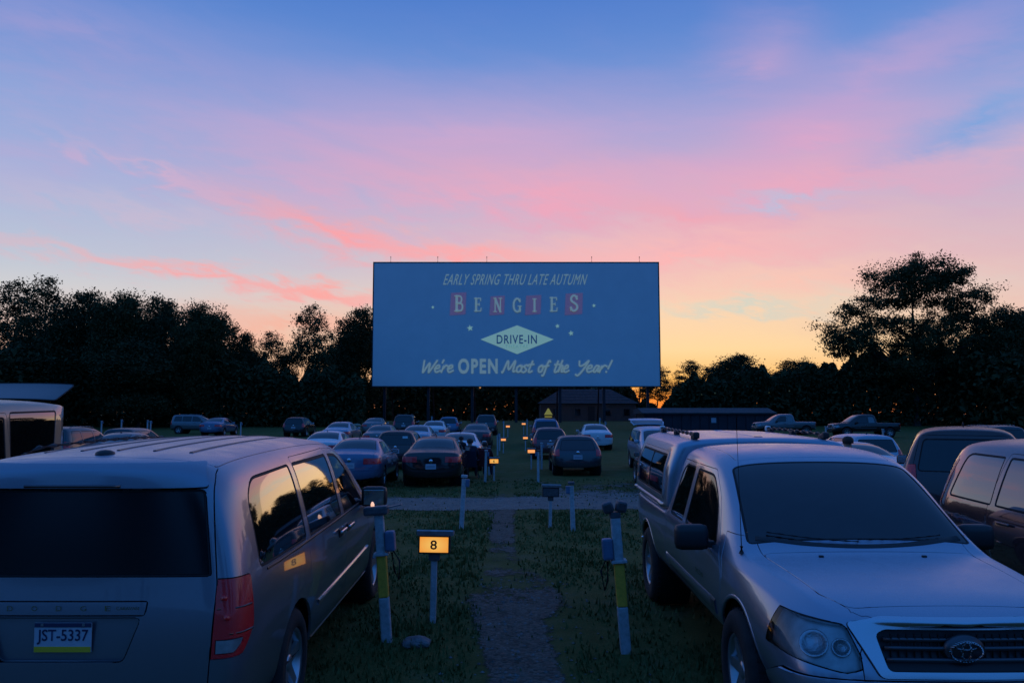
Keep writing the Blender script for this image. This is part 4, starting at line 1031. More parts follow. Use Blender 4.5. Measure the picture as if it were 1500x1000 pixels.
# ------------------------------------------------------------------ pickup with camper shell, seen from the front
def make_pickup(level=3, body='silver', shell=True):
    zl = [.42, .52, .74, .92]
    rows = [
     row(.10, (.60, .70, .76, .76, .74, .70, .5), [.46, .52, .74, .92, 1.04, 1.07, 1.08, 1.08]),
     row(.16, (.70, .84, .90, .90, .885, .83, .55), [.44, .52, .74, .92, 1.05, 1.08, 1.09, 1.09]),
     row(.55, (.74, .88, .925, .92, .905, .85, .56), zl + [1.055, 1.085, 1.095, 1.095]),
     row(1.2, (.74, .89, .93, .925, .91, .855, .56), zl + [1.06, 1.09, 1.10, 1.10]),
     row(1.92, (.74, .885, .925, .92, .905, .85, .56), zl + [1.065, 1.095, 1.105, 1.105]),
     row(2.02, (.74, .88, .92, .915, .90, .735, .62), zl + [1.07, 1.64, 1.725, 1.735], [0] * 5 + [0, .02, .04, .04]),
     row(2.35, (.74, .88, .92, .915, .895, .74, .63), zl + [1.07, 1.655, 1.752, 1.768]),
     row(2.95, (.74, .88, .92, .91, .89, .735, .62), zl + [1.065, 1.645, 1.742, 1.758]),
     row(3.32, (.74, .88, .915, .905, .885, .715, .60), zl + [1.055, 1.59, 1.68, 1.697], [0] * 6 + [-.06, -.08, -.08]),
     row(3.62, (.74, .88, .915, .90, .88, .755, .62), zl + [1.045, 1.36, 1.435, 1.45], [0] * 6 + [.02, .04, .05]),
     row(3.98, (.74, .88, .915, .895, .865, .81, .68), zl + [1.03, 1.09, 1.105, 1.112], [0] * 6 + [.04, .07, .08]),
     row(4.45, (.73, .87, .915, .89, .84, .74, .56), [.42, .52, .74, .91, 1.01, 1.075, 1.09, 1.095]),
     row(4.88, (.70, .85, .895, .86, .80, .69, .5), [.40, .50, .72, .88, .97, 1.04, 1.055, 1.06]),
     row(5.06, (.64, .82, .86, .80, .73, .63, .45), [.38, .48, .68, .83, .92, .985, 1.005, 1.01], [0, 0, .03, .03, 0, -.02, -.02, 0, .02]),
     row(5.19, (.50, .64, .68, .62, .56, .48, .34), [.38, .47, .66, .79, .88, .935, .955, .96], [0, 0, .06, .06, 0, -.03, -.04, -.02, 0])]
    B = Body(rows, level, [('j', 5, .5, 0, 13), ('j', 6, .3, 0, 4), ('i', 4, .8, 5, 8), ('i', 5, .4, 5, 8), ('j', 6, .55, 10, 14), ('j', 6, .35, 5, 9), ('i', 10, .4, 6, 8)])
    root = empty('pickup_truck')
    both(B, 'bed', [('side', [(-.2, .2), (1.955, .2), (1.955, 1.3), (-.2, 1.3)])], .12)
    both(B, 'fender', [('side', [(3.86, .2), (5.4, .2), (5.4, 1.2), (3.70, 1.2), (3.86, .9)])], .12)
    both(B, 'rear_door', [('side', rp([(1.985, .46), (2.62, .46), (2.62, 1.60), (2.10, 1.60), (2.02, 1.1)], .03))], .3)
    both(B, 'door', [('side', rp([(2.62, .46), (3.84, .46), (3.84, .9), (3.68, 1.09), (3.38, 1.42), (3.12, 1.595), (2.62, 1.60)], .03))], .3)
    for s, sg in (('r', 1), ('l', -1)): B.cut('fender_' + s, [('side', [(3.90, .2), (5.4, .2), (5.4, 1.2), (3.90, 1.2)]), ('top', [(sg * a, b) for a, b in ((.68, 3.7), (1.2, 3.7), (1.2, 5.4), (.52, 5.4), (.52, 5.03), (.615, 4.86), (.68, 4.07))])], lambda c, n, sg=sg: c.x * sg > .4 and n.z > -.5)
    B.cut('hood', [('top', rp([(-.68, 4.07), (.68, 4.07), (.615, 4.86), (.52, 5.03), (-.52, 5.03), (-.615, 4.86)], [.06, .06, .05, .06, .06, .05]))], lambda c, n: n.z > .25 and c.y > 3.9)
    B.cut('roof', [('top', rp([(-.60, 2.03), (.60, 2.03), (.59, 3.17), (-.59, 3.17)], .05))], lambda c, n: n.z > .5 and c.z > 1.5)
    B.cut('front_bumper', [('side', [(4.70, .1), (5.5, .1), (5.5, .675), (4.98, .675), (4.80, .60)])], lambda c, n: c.y > 4.55 and abs(n.z) < .95)
    B.cut('rear_bumper', [('side', [(-.2, .1), (.30, .1), (.30, .56), (-.2, .56)])], lambda c, n: c.y < .5)
    B.cut('tailgate', [('end', rp([(-.68, .56), (.68, .56), (.68, 1.05), (-.68, 1.05)], .03))], lambda c, n: c.y < .3 and n.y < -.3)
    B.cut('bowtie', [('end', rp([(-.57, .945), (-.44, .685), (.44, .685), (.57, .945), (.40, .975), (-.40, .975)], .03))], lambda c, n: c.y > 4.85 and n.y > .05)
    B.cut('grille', [('end', rp([(-.435, .895), (-.40, .72), (.40, .72), (.435, .895), (.39, .92), (-.39, .92)], .03))], lambda c, n: c.y > 4.85 and n.y > .05)
    window(B, 'windshield', rp([(-.745, 3.97), (.745, 3.97), (.645, 3.245), (-.645, 3.245)], .05), 'top', lambda c, n: c.z > 1.0 and 3.1 < c.y < 4.2 and n.z > .2, .012)
    for s, sg, f in (('r', 1, right(.3)), ('l', -1, left(.3))):
        window(B, 'rw_' + s, rp([(2.10, 1.09), (2.58, 1.09), (2.58, 1.565), (2.24, 1.565), (2.14, 1.48)], [.04, .02, .02, .1, .1]), 'side', f, .012)
        window(B, 'fw_' + s, rp([(2.67, 1.09), (3.62, 1.075), (3.36, 1.39), (3.12, 1.555), (2.67, 1.565)], [.03, .05, .1, .08, .04]), 'side', f, .016)
        B.cut('head_' + s, [('end', rp([(sg * .86, .965), (sg * .57, .935), (sg * .50, .73), (sg * .60, .70), (sg * .90, .76), (sg * 1.0, .85)], .03)), ('side', [(4.74, .5), (5.4, .5), (5.4, .97), (4.80, .97)])], lambda c, n, sg=sg: c.x * sg > .5 and c.y > 4.6)
        B.cut('tail_' + s, [('side', rp([(-.2, .70), (.20, .70), (.20, 1.03), (-.2, 1.03)], .02)), ('end', [(sg * .71, .6), (sg * 1.1, .6), (sg * 1.1, 1.1), (sg * .71, 1.1)])], lambda c, n, sg=sg: c.x * sg > .5 and c.y < .4)
    wc = [(.80, .99, .37), (-.80, .99, .37), (.80, 4.236, .37), (-.80, 4.236, .37)]
    for y in (.99, 4.236): both(B, 'arch', [('side', circle((y, .40), .445))], .0)
    B.cut('floor', [('top', [(-2, -1), (2, -1), (2, 7), (-2, 7)])], lambda c, n: n.z < -.6)
    P = M[body]; B.part('body', 'body_shell', P, root); B.part('floor', 'underbody', M['under'], root)
    for s, sg in (('r', 1), ('l', -1)):
        B.part('bed_' + s, 'bed_side', P, root); B.part('fender_' + s, 'front_fender', P, root)
        d = B.part('door_' + s, 'front_door', P, root); rd = B.part('rear_door_' + s, 'rear_door', P, root)
        p = B.sidept(2.80, .955, sg); MB().box((p.x + sg * .03, 2.80, .955), (.024, .20, .032), bev=.01).build('door_handle', M['dull_metal'], d)
        MB().box((p.x + sg * .004, 2.80, .945), (.012, .16, .08), bev=.005).build('handle_cup', M['trim'], d)
        window_parts(B, 'rw_' + s, 'rear_side_window', root, M['sideglass']); window_parts(B, 'fw_' + s, 'front_side_window', root, M['glass'])
        h = B.part('head_' + s, 'headlight', M['lamp_bowl'], root, .004, -.04, -.035); B.part('head_' + s, 'headlight_lens', M['lamp_glass'], h, .004, .004, .003)
        q_ = B.hit((sg * 3, 4.90, .80), (-sg, 0, 0))[0]
        if q_: MB().box(q_ - B.nrm(q_) * .008, (.03, .10, .085), (0, 0, sg * .5), bev=.006).build('side_marker', M['amber_lens'], h)
        for (xx, zz, rr) in ((.735, .835, .070), (.605, .825, .046)):
            q_ = B.frontpt(sg * xx, zz)
            if q_ is None: continue
            n = B.nrm(q_); mb = MB(); mb.lathe([(.0, .001), (.004, rr * .35), (.012, rr * .8), (.022, rr), (.018, rr * 1.08)], 22, 'Y')
            o = mb.build('lamp_reflector', M['lamp_ring'], h); o.location = q_ - n * .034; o.rotation_euler = n.to_track_quat('Y', 'Z').to_euler()
            MB().lathe([(.010, .001), (.030, rr * .12), (.012, rr * .3)], 12, 'Y').build('bulb', M['clear_lens'], h); b = h.children[-1]; b.location = o.location; b.rotation_euler = o.rotation_euler
        B.part('tail_' + s, 'tail_light', M['red_lens'], root, .003, .02, .003)
        # flares, moulding, sill
        for y in (.99, 4.236):
            pts = [(y + .455 * math.cos(t), .40 + .455 * math.sin(t)) for t in np.linspace(-.12, PI + .12, 24)]
            B.strip(pts, 'wheel_flare', P, root, .03, .003, 'side', sg)
        B.strip([(y, .66) for y in np.linspace(2.0, 3.72, 14)], 'side_moulding', P, root, .12, .009, 'side', sg)
        B.strip([(y, .475) for y in np.linspace(1.98, 3.78, 10)], 'sill_trim', M['sand_trim'], root, .02, .006, 'side', sg)
        p = B.sidept(3.30, .77, sg); text_mesh('TACOMA', .26, .036, M['chrome'], 'badge_letters', d, (p.x + sg * .004, 3.30 + .15 * -sg if sg > 0 else 3.45, .79), (0, sg, 0) if sg > 0 else (0, -1, 0), (0, 0, 1))
        mirror(root, M['trim'], sg * .90, 3.52, 1.125, .24, .19, .13, sg, -1)
    B.part('roof', 'roof_panel', P, root, .003); B.part('hood', 'hood', P, root, .004, .03); fb = B.part('front_bumper', 'front_bumper', P, root, .003, .02, .035)
    B.part('rear_bumper', 'rear_bumper', M['chrome'], root, .003, .02, .03); B.part('tailgate', 'tailgate', P, root)
    window_parts(B, 'windshield', 'windshield', root, M['glass'])
    sr = B.part('bowtie', 'grille_surround', M['chrome_paint'], root, .002, .03, .018); gr = B.part('grille', 'grille', M['trim'], root, .002, .02, -.030)
    for zz in (.775, .83, .872): B.strip([(x, zz) for x in np.linspace(-.40, .40, 16)], 'grille_bar', M['dull_dark'], gr, .024, .012, 'front')
    for xx in np.linspace(-.36, .36, 19):
        q_ = B.frontpt(xx, .82); MB().box((q_.x, q_.y - .012, .818), (.006, .012, .17)).build('grille_rib', M['trim'], gr)
    # round three-oval emblem
    em = empty('emblem', parent=root); q_ = B.frontpt(0, .825); em.location = q_ + Vector((0, .028, 0)); em.rotation_euler = (R(-6), 0, 0)
    def oval(rx, rz, cx, cz, w, nm, y=.006):
        mb = MB(); pts = [(cx + rx * math.cos(2 * PI * k / 32), y, cz + rz * math.sin(2 * PI * k / 32)) for k in range(33)]; mb.tube(pts, w, 6, caps=False); return mb.build(nm, M['chrome'], em)
    mb = MB(); mb.lathe([(-.01, .0001), (0.0, .098), (-.03, .104)], 32, 'Y'); eb = mb.build('emblem_base', M['dull_dark'], em); eb.scale = (1.0, 1, .80)
    oval(.082, .056, 0, 0, .007, 'emblem_ring'); oval(.058, .020, 0, .030, .006, 'emblem_ring'); oval(.023, .052, 0, .002, .006, 'emblem_ring')
    liners(root, [(x, y, .40) for (x, y, z) in wc], .445, .56); add_wheels(root, 'truck', wc, .37, .235, 6, .225)
    # lower air intake, cowl, wipers, washer nozzles, antenna
    for xx in (0,): B.strip([(x, .50) for x in np.linspace(-.5, .5, 12)], 'air_intake', M['trim'], fb, .10, .04, 'front')
    B.strip([(x, 4.02 - .10 * (x / .7) ** 2) for x in np.linspace(-.68, .68, 20)], 'cowl', M['trim'], root, .05, .004)
    for x0_, x1_ in ((-.55, .02), (.02, .6)):
        pts = [B.down(x0_ + (x1_ - x0_) * t, 4.0 - .015 * t - .10 * ((x0_ + (x1_ - x0_) * t) / .7) ** 2) + Vector((0, 0, .016)) for t in np.linspace(0, 1, 8)]
        MB().tube(pts, .006, 6).build('wiper', M['trim'], root)
    for xx in (-.33, .33): p = B.down(xx, 4.16); MB().box(p + Vector((0, 0, .006)), (.03, .018, .014), bev=.004).build('washer_nozzle', M['trim'], root)
    a = B.down(.80, 4.02); mb = MB(); mb.tube([a, a + Vector((0, 0, .05))], [.02, .012], 8); mb.tube([a + Vector((0, 0, .05)), a + Vector((.01, -.03, .93))], [.0035, .0025], 6); mb.build('antenna', M['trim'], root)
    if shell:
        zc = [1.095, 1.11]
        def srow(y, w, wt, h, e=0): return row(y, (w * .9, w, w, w * .985, w * .975, wt, wt * .9), [1.09, 1.12, 1.22, 1.36, 1.48, 1.68 + h, 1.745 + h, 1.765 + h], [0, 0, 0, e * .2, e * .5, e * .7, e, e, e])
        S = Body([srow(.09, .82, .70, -.0, .05), srow(.11, .89, .775, .02, .05), srow(.3, .905, .79, .025, .03), srow(1.2, .905, .79, .03), srow(1.75, .90, .785, .03), srow(1.91, .895, .78, .025), srow(1.945, .85, .73, .0)], level, [('j', 2, .6, 0, 6), ('j', 6, .45, 0, 6), ('i', 1, .5, 2, 8)])
        for s, sg, f in (('r', 1, right(.3)), ('l', -1, left(.3))):
            S.cut('sw_' + s + '_f', [('side', rp([(.28, 1.18), (1.80, 1.18), (1.76, 1.64), (.36, 1.64)], .05))], f); S.cut('sw_' + s + '_seal', [('side', rp([(.32, 1.215), (1.76, 1.215), (1.72, 1.61), (.40, 1.61)], .04))], f)
            S.cut('sa_' + s, [('side', rp([(.345, 1.235), (1.04, 1.235), (1.04, 1.59), (.41, 1.59)], .03))], f); S.cut('sb_' + s, [('side', rp([(1.055, 1.235), (1.735, 1.235), (1.70, 1.59), (1.055, 1.59)], .03))], f)
        S.cut('sg', [('end', rp([(-.62, 1.20), (.62, 1.20), (.54, 1.62), (-.54, 1.62)], .05))], lambda c, n: c.y < .4 and n.y < -.3)
        sh = S.part('body', 'camper_shell', P, root, .002)
        for s, sg in (('r', 1), ('l', -1)):
            S.part('sw_' + s + '_f', 'window_frame', M['sand_trim'], sh, .001, .012, .006); S.part('sw_' + s + '_seal', 'window_seal', M['rubber'], sh, .001, .01, .004)
            S.part('sa_' + s, 'window_pane', M['sideglass'], sh, .002, .012, .003); S.part('sb_' + s, 'window_pane', M['sideglass'], sh, .002, .012, .0)
            S.strip([(y, 1.125) for y in np.linspace(.16, 1.93, 12)], 'shell_base_rail', P, sh, .05, .02, 'side', sg)
            # roof rack bar along each side
            rk = MB(); pts = [S.down(sg * .60, y) + Vector((0, 0, .045)) for y in np.linspace(.22, 1.86, 10)]
            rk.tube(pts, .022, 8)
            for y in (.30, 1.0, 1.80): rk.box(S.down(sg * .60, y) + Vector((0, 0, .02)), (.05, .09, .05), bev=.01)
            r_ = rk.build('roof_rack_rail', M['trim'], sh)
            for y, mm in ((.20, M['white_cap']), (1.88, M['trim'])): MB().box(S.down(sg * .60, y) + Vector((0, 0, .045)), (.06, .06, .065), bev=.018).build('rail_end_cap', mm, sh)
        S.part('sg', 'rear_hatch_glass', M['glass'], sh, .003, .012, .002)
        S.strip([(0, y) for y in np.linspace(.3, 1.8, 8)], 'roof_rib', P, sh, .10, .006)
    return root, B
M['lamp_ring'] = mat('lamp_reflector', (0.42, 0.43, 0.45), 0.2, 1.0, bump=0.25, bscale=70)
def thin_glass(name):
    m = mat(name, (1, 1, 1), 0.03); t = m.node_tree; fr = t.nodes.new('ShaderNodeFresnel'); fr.inputs[0].default_value = 1.55; tr = t.nodes.new('ShaderNodeBsdfTransparent'); tr.inputs[0].default_value = (.93, .95, .96, 1); gl = t.nodes.new('ShaderNodeBsdfGlossy'); gl.inputs['Roughness'].default_value = .04
    mx = t.nodes.new('ShaderNodeMixShader'); t.links.new(fr.outputs[0], mx.inputs[0]); t.links.new(tr.outputs[0], mx.inputs[1]); t.links.new(gl.outputs[0], mx.inputs[2]); t.links.new(mx.outputs[0], t.nodes['Material Output'].inputs[0]); return m
M['lamp_glass'] = thin_glass('clear_lamp_cover')
M['lamp_bowl'] = mat('headlamp_lens', (0.42, 0.44, 0.45), 0.38, 0.55, 0.0, var=0.25, vscale=10)
M['chrome_paint'] = mat('bright_grille_trim', (0.55, 0.56, 0.60), 0.18, 0.9)
M['dull_dark'] = mat('dark_satin_metal', (0.09, 0.09, 0.10), 0.35, 0.7)
M['white_cap'] = mat('white_plastic_cap', (0.75, 0.74, 0.72), 0.4)
# ------------------------------------------------------------------ other cars: one builder, several body shapes
def sedan_rows(L, W, H, trunk=.98, roofc=1.0, fast=0.0):
    k = W / 1.82; h = H / 1.46; f = L / 4.7
    def r(y, xs, zs, dy=None): return row(y * f, [x * k for x in xs], [z * h for z in zs], [d * f for d in dy] if dy else None)
    lo = [.24, .36, .60, .80]
    return [r(.05, (.50, .62, .66, .65, .60, .54, .36), [.30, .42, .62, .84, .94, .985, 1.0, 1.0], [0, 0, -.03, -.02, .0, .01, .03, .03, .03]),
            r(.12, (.66, .80, .85, .84, .79, .70, .5), [.27, .40, .62, .83, .95, 1.01, 1.03, 1.035]),
            r(.35, (.74, .87, .905, .90, .85, .745, .52), lo + [.965, 1.03, 1.06, 1.07]),
            r(.72, (.76, .88, .912, .905, .865, .745, .54), lo + [.97, 1.045, 1.085, 1.095], [0] * 6 + [.0, -.02, -.04]),
            r(1.12, (.77, .885, .912, .905, .87, .66, .50), lo + [.965, 1.27 + fast, 1.34 + fast, 1.36 + fast], [0] * 6 + [.1, .08, .06]),
            r(1.65, (.77, .885, .912, .90, .87, .625, .47), lo + [.96, 1.365, 1.435, 1.455]),
            r(2.25, (.77, .885, .912, .90, .865, .63, .47), lo + [.95, 1.375, 1.445, 1.465]),
            r(2.75, (.77, .885, .912, .895, .86, .615, .47), lo + [.94, 1.33, 1.395, 1.415], [0] * 6 + [.02, .04, .06]),
            r(3.2, (.77, .885, .912, .89, .85, .665, .54), lo + [.93, 1.13, 1.18, 1.20], [0] * 6 + [.06, .08, .1]),
            r(3.55, (.77, .885, .91, .885, .83, .74, .60), lo + [.90, .955, .985, .995], [0] * 6 + [.06, .1, .12]),
            r(4.1, (.75, .87, .90, .87, .80, .70, .5), lo + [.83, .885, .92, .93]),
            r(4.5, (.68, .80, .83, .78, .72, .6, .42), [.24, .34, .54, .68, .74, .79, .82, .83]),
            r(4.66, (.52, .62, .64, .60, .54, .45, .3), [.26, .34, .52, .64, .69, .73, .75, .755])], k, h, f
def tall_rows(L, W, H, slope=.25, nose=.95, box=0.0):
    """SUV, wagon or hatchback: slope is how far the rear glass leans forward."""
    k = W / 1.82; h = H / 1.68; f = L / 4.5
    def r(y, xs, zs, dy=None): return row(y * f, [x * k for x in xs], [z * h for z in zs], [d * f for d in dy] if dy else None)
    lo = [.32, .44, .70, .92]; s = slope; b = box
    return [r(.05, (.56, .66, .72, .72, .70, .58 + b, .44), [.36, .46, .70, .92, 1.06, 1.52 + b * .5, 1.60, 1.62], [0, 0, -.02, -.01, .02, .05, s, s + .03, s + .03]),
            r(.11, (.70, .83, .87, .87, .84, .66 + b, .52 + b), [.34, .45, .70, .92, 1.06, 1.53 + b * .5, 1.625, 1.65], [0, 0, 0, 0, .02, .05, s, s + .02, s + .02]),
            r(.38, (.76, .885, .91, .905, .875, .69 + b, .53 + b), lo + [1.065, 1.545 + b * .5, 1.65, 1.675], [0] * 5 + [.03, s * .8, s * .8, s * .8]),
            r(.9, (.78, .89, .915, .905, .88, .69 + b, .535 + b), lo + [1.06, 1.555 + b * .5, 1.665, 1.69], [0] * 6 + [.1] * 3),
            r(1.5, (.78, .89, .915, .905, .88, .69 + b, .535 + b), lo + [1.055, 1.555 + b * .5, 1.665, 1.69]),
            r(2.1, (.78, .89, .915, .90, .875, .685 + b, .53 + b), lo + [1.05, 1.545 + b * .5, 1.65, 1.675]),
            r(2.65, (.78, .89, .912, .90, .87, .66 + b, .52 + b), lo + [1.04, 1.49, 1.585, 1.605], [0] * 6 + [-.04, -.05, -.05]),
            r(3.0, (.78, .89, .912, .895, .865, .69 + b * .6, .56), lo + [1.03, 1.28, 1.36, 1.38], [0] * 6 + [.04, .06, .08]),
            r(3.4, (.77, .885, .91, .89, .84, .75, .62), lo + [1.01, 1.065, 1.095, 1.105], [0] * 6 + [.04, .1, .12]),
            r(3.9, (.75, .87, .90, .87, .81, .71, .5), lo[:3] + [.88, nose, nose + .06, nose + .09, nose + .10]),
            r(4.3, (.68, .80, .83, .79, .73, .62, .44), [.32, .42, .62, .78, nose - .09, nose - .04, nose, nose + .01]),
            r(4.46, (.54, .64, .66, .62, .56, .47, .32), [.34, .42, .60, .73, nose - .15, nose - .11, nose - .09, nose - .08])], k, h, f
BODIES = {}
def make_car(kind, name, body, L, W, H, level=2, slope=.25, box=0.0, nose=.95, hatch_open=False, plate=True, rack=False, glass='glass'):
    sed = kind == 'sedan'
    rows, k, h, f = sedan_rows(L, W, H) if sed else tall_rows(L, W, H, slope, nose, box)
    B = Body(rows, level, [('j', 5, .4, 1, 9), ('j', 2, .3, 1, 10)] + ([('j', 6, .75, 0, 7), ('j', 7, .3, 0, 6), ('i', 1, .8, 2, 8), ('i', 6, .4, 6, 8)] if box > .1 else [])); root = empty(name); P = M[body]
    Y = lambda *p: [(a * f, b * h) for a, b in p]; EN = lambda *p: [(a * k, b * h) for a, b in p]; T = lambda *p: [(a * k, b * f) for a, b in p]
    if sed:
        both(B, 'fender', [('side', Y((3.35, .1), (4.9, .1), (4.9, 1.2), (3.25, 1.2)))], .12)
        both(B, 'rear_door', [('side', rp(Y((1.30, .34), (2.15, .34), (2.15, 1.36), (1.50, 1.36), (1.05, 1.0)), .03))]); both(B, 'door', [('side', rp(Y((2.15, .34), (3.25, .34), (3.25, .93), (2.80, 1.25), (2.5, 1.36), (2.15, 1.36)), .03))])
        B.cut('trunk', [('top', rp(T((-.70, .0), (.70, .0), (.66, .70), (-.66, .70)), .05))], lambda c, n: c.z > .62 * h and c.y < .8 * f and (n.z > .2 or n.y < -.3))
        B.cut('hood', [('top', rp(T((-.70, 3.66), (.70, 3.66), (.6, 4.58), (-.6, 4.58)), .06))], lambda c, n: n.z > .3 and c.y > 3.5 * f)
        window(B, 'rear_glass', rp(T((-.66, .80), (.66, .80), (.53, 1.52), (-.53, 1.52)), .05), 'top', lambda c, n: c.z > .95 * h and c.y < 1.7 * f, .012)
        window(B, 'windshield', rp(T((-.68, 3.50), (.68, 3.50), (.54, 2.75), (-.54, 2.75)), .05), 'top', lambda c, n: c.z > .9 * h and 2.5 * f < c.y < 3.7 * f, .012)
        side_w = [('rw', rp(Y((1.12, 1.0), (2.11, .985), (2.11, 1.335), (1.62, 1.335), (1.42, 1.26)), [.06, .03, .03, .08, .08])), ('fw', rp(Y((2.19, .985), (3.12, .97), (2.80, 1.2), (2.55, 1.33), (2.19, 1.335)), [.03, .05, .08, .08, .03]))]
        tl = (Y((-.2, .72), (.34, .76), (.30, .90), (-.2, .92)), .40); wy = (.98, 3.70); wz = .315; hl = Y((4.15, .66), (4.8, .58), (4.8, .70), (4.3, .78)); plz = .62 if body == 'black' else .70
        bump = .56
    else:
        both(B, 'fender', [('side', Y((3.22, .1), (4.9, .1), (4.9, 1.3), (3.12, 1.3)))], .12)
        both(B, 'rear_door', [('side', rp(Y((1.20, .42), (2.0, .42), (2.0, 1.56), (1.15, 1.56), (1.05, 1.0)), .03))]); both(B, 'door', [('side', rp(Y((2.0, .42), (3.1, .42), (3.1, 1.03), (2.75, 1.36), (2.45, 1.53), (2.0, 1.56)), .03))])
        B.cut('liftgate', [('end', rp(EN((-.70, .56), (.70, .56), (.74, 1.05), (.60 + box, 1.56), (-.60 - box, 1.56), (-.74, 1.05)), .04))], lambda c, n: c.y < .75 * f and n.y < -.2)
        B.cut('hood', [('top', rp(T((-.70, 3.54), (.70, 3.54), (.6, 4.38), (-.6, 4.38)), .06))], lambda c, n: n.z > .3 and c.y > 3.4 * f)
        window(B, 'rear_glass', rp(EN((-.66, 1.07), (.66, 1.07), (.56 + box, 1.51), (-.56 - box, 1.51)), .06), 'end', lambda c, n: c.y < .8 * f and n.y < -.2, .012)
        window(B, 'windshield', rp(T((-.69, 3.36), (.69, 3.36), (.58 + box * .6, 2.66), (-.58 - box * .6, 2.66)), .05), 'top', lambda c, n: c.z > 1.0 * h and 2.4 * f < c.y < 3.6 * f, .012)
        q0 = .30 + slope * .55
        side_w = [('qw', rp(Y((.36 + slope * .2, 1.10), (1.10, 1.09), (1.10, 1.52 + box * .3), (q0 + .14 - box, 1.52 + box * .3)), [.05, .03, .03, .1 - box * .4])), ('rw', rp(Y((1.16, 1.09), (1.96, 1.08), (1.96, 1.52), (1.18, 1.525)), .03)), ('fw', rp(Y((2.04, 1.08), (2.98, 1.06), (2.72, 1.31), (2.46, 1.49), (2.04, 1.52)), [.03, .05, .08, .08, .03]))]
        tl = (Y((-.2, .84), (.24, .84), (.22, 1.16), (-.2, 1.16)) if kind != 'hightail' else Y((-.2, 1.0), (.24, 1.0), (.36, 1.45), (-.2, 1.45)), .66 if kind != 'hightail' else .52); wy = (.85, 3.52); wz = .345; hl = Y((4.0, .80), (4.7, .70), (4.7, .84), (4.1, .92)); plz = .80; bump = .58
    both(B, 'fuel_door', [('side', rp(Y((.62, .82), (.78, .82), (.78, .95), (.62, .95)), .02))]) if not sed else None
    B.cut('rear_bumper', [('side', Y((-.3, .05), (.45, .05), (.36, bump), (-.3, bump)))], lambda c, n: c.y < .6); B.cut('front_bumper', [('side', Y((4.0, .05), (5, .05), (5, .55), (4.2, .55)))], lambda c, n: c.y > 3.9 * f)
    B.cut('grille', [('end', rp(EN((-.34, .56), (.34, .56), (.40, .70), (-.40, .70)), .02))], lambda c, n: c.y > 4.2 * f and n.y > .2)
    for s, sg, ff in (('r', 1, right(.25)), ('l', -1, left(.25))):
        for nm, poly in side_w: window(B, nm + '_' + s, poly, 'side', ff, .014)
        B.cut('tail_' + s, [('side', tl[0]), ('end', [(sg * tl[1] * k, .3), (sg * 1.3, .3), (sg * 1.3, 1.7), (sg * (tl[1] + .03) * k, 1.7)])], lambda c, n, sg=sg: c.x * sg > .2 and c.y < .6 * f)
        B.cut('head_' + s, [('side', hl)], lambda c, n, sg=sg: c.x * sg > .38 * k and c.y > 3.9 * f)
    wc = [(sg * .80 * k, y * f, wz) for y in wy for sg in (1, -1)]
    for y in wy: both(B, 'arch', [('side', circle((y * f, wz), wz + .05))], 0)
    B.cut('floor', [('top', [(-2, -1), (2, -1), (2, 7), (-2, 7)])], lambda c, n: n.z < -.6)
    BODIES[root] = B
    B.part('body', 'body_shell', P, root); B.part('floor', 'underbody', M['under'], root)
    G = M[glass]; xf = None
    if hatch_open:
        hy, hz = ((.16, 1.575 * h) if hatch_open == 'glass' else ((.20 + slope) * f, 1.63 * h))
        xf = Matrix.Translation((0, hy, hz)) @ Matrix.Rotation(R(-113 if hatch_open == 'glass' else -92), 4, 'X') @ Matrix.Translation((0, -hy, -hz))
    for s, sg in (('r', 1), ('l', -1)):
        B.part('fender_' + s, 'front_fender', P, root)
        for dn, yy in (('door_', 2.28), ('rear_door_', 1.36)):
            d = B.part(dn + s, 'front_door' if dn == 'door_' else 'rear_door', P, root); zz = (.83 if sed else .96) * h; p = B.sidept(yy * f, zz, sg)
            if p and d: MB().box((p.x + sg * .025, yy * f, zz), (.02, .17, .026), bev=.008).build('door_handle', P, d)
        for nm, _p in side_w: window_parts(B, nm + '_' + s, {'qw': 'quarter_window', 'rw': 'rear_side_window', 'fw': 'front_side_window'}[nm], root, G)
        B.part('tail_' + s, 'tail_light', M['red_lens'], root, .003, .02, .004); B.part('head_' + s, 'headlight', M['clear_lens'], root, .003, .02, .002)
        if not sed: B.part('fuel_door_' + s, 'fuel_door', P, root, .002)
        mz = (1.0 if sed else 1.12) * h; p = B.sidept(2.95 * f, mz - .03, sg)
        mirror(root, P, sg * ((abs(p.x) if p else .85) - .01), (3.02 if sed else 2.86) * f, mz, .18, .14, .1, sg, -1)
    if sed:
        g = B.part('trunk', 'trunk_lid', P, root, .004); window_parts(B, 'rear_glass', 'rear_window', root, M['glass'])
    else:
        g = B.part('liftgate', 'liftgate', P, root, .004, .03, 0, None if hatch_open == 'glass' else xf)
        o = B.part('rear_glass', 'rear_window', M['glass'], g, .001, .012, -.004, xf); B.part('rear_glass_seal', 'window_seal', M['rubber'], g, .001, .01, -.001, xf)
    B.part('hood', 'hood', P, root); B.part('rear_bumper', 'rear_bumper', P, root, .004); B.part('front_bumper', 'front_bumper', P, root); B.part('grille', 'grille', M['trim'], root); window_parts(B, 'windshield', 'windshield', root, M['glass'])
    liners(root, wc, wz + .05, .5); add_wheels(root, 'car%.2f' % wz, wc, wz, .20, 5, wz * .64)
    if plate and not hatch_open:
        p = B.rearpt(0, plz * h); pl = MB().box((0, p.y - .008, plz * h), (.31, .012, .155), bev=.004).build('number_plate', M['plate'], root); MB().box((0, p.y - .0155, plz * h - .005), (.25, .002, .06)).build('plate_number', M['plate_grey'], pl)
        MB().lathe([(0, .0001), (-.006, .05), (.004, .055)], 16, 'Y', off=(0, p.y - .012, plz * h + .16)).build('badge', M['chrome'], g or root)
    a = B.down(0, (1.72 if sed else .75 + slope) * f)
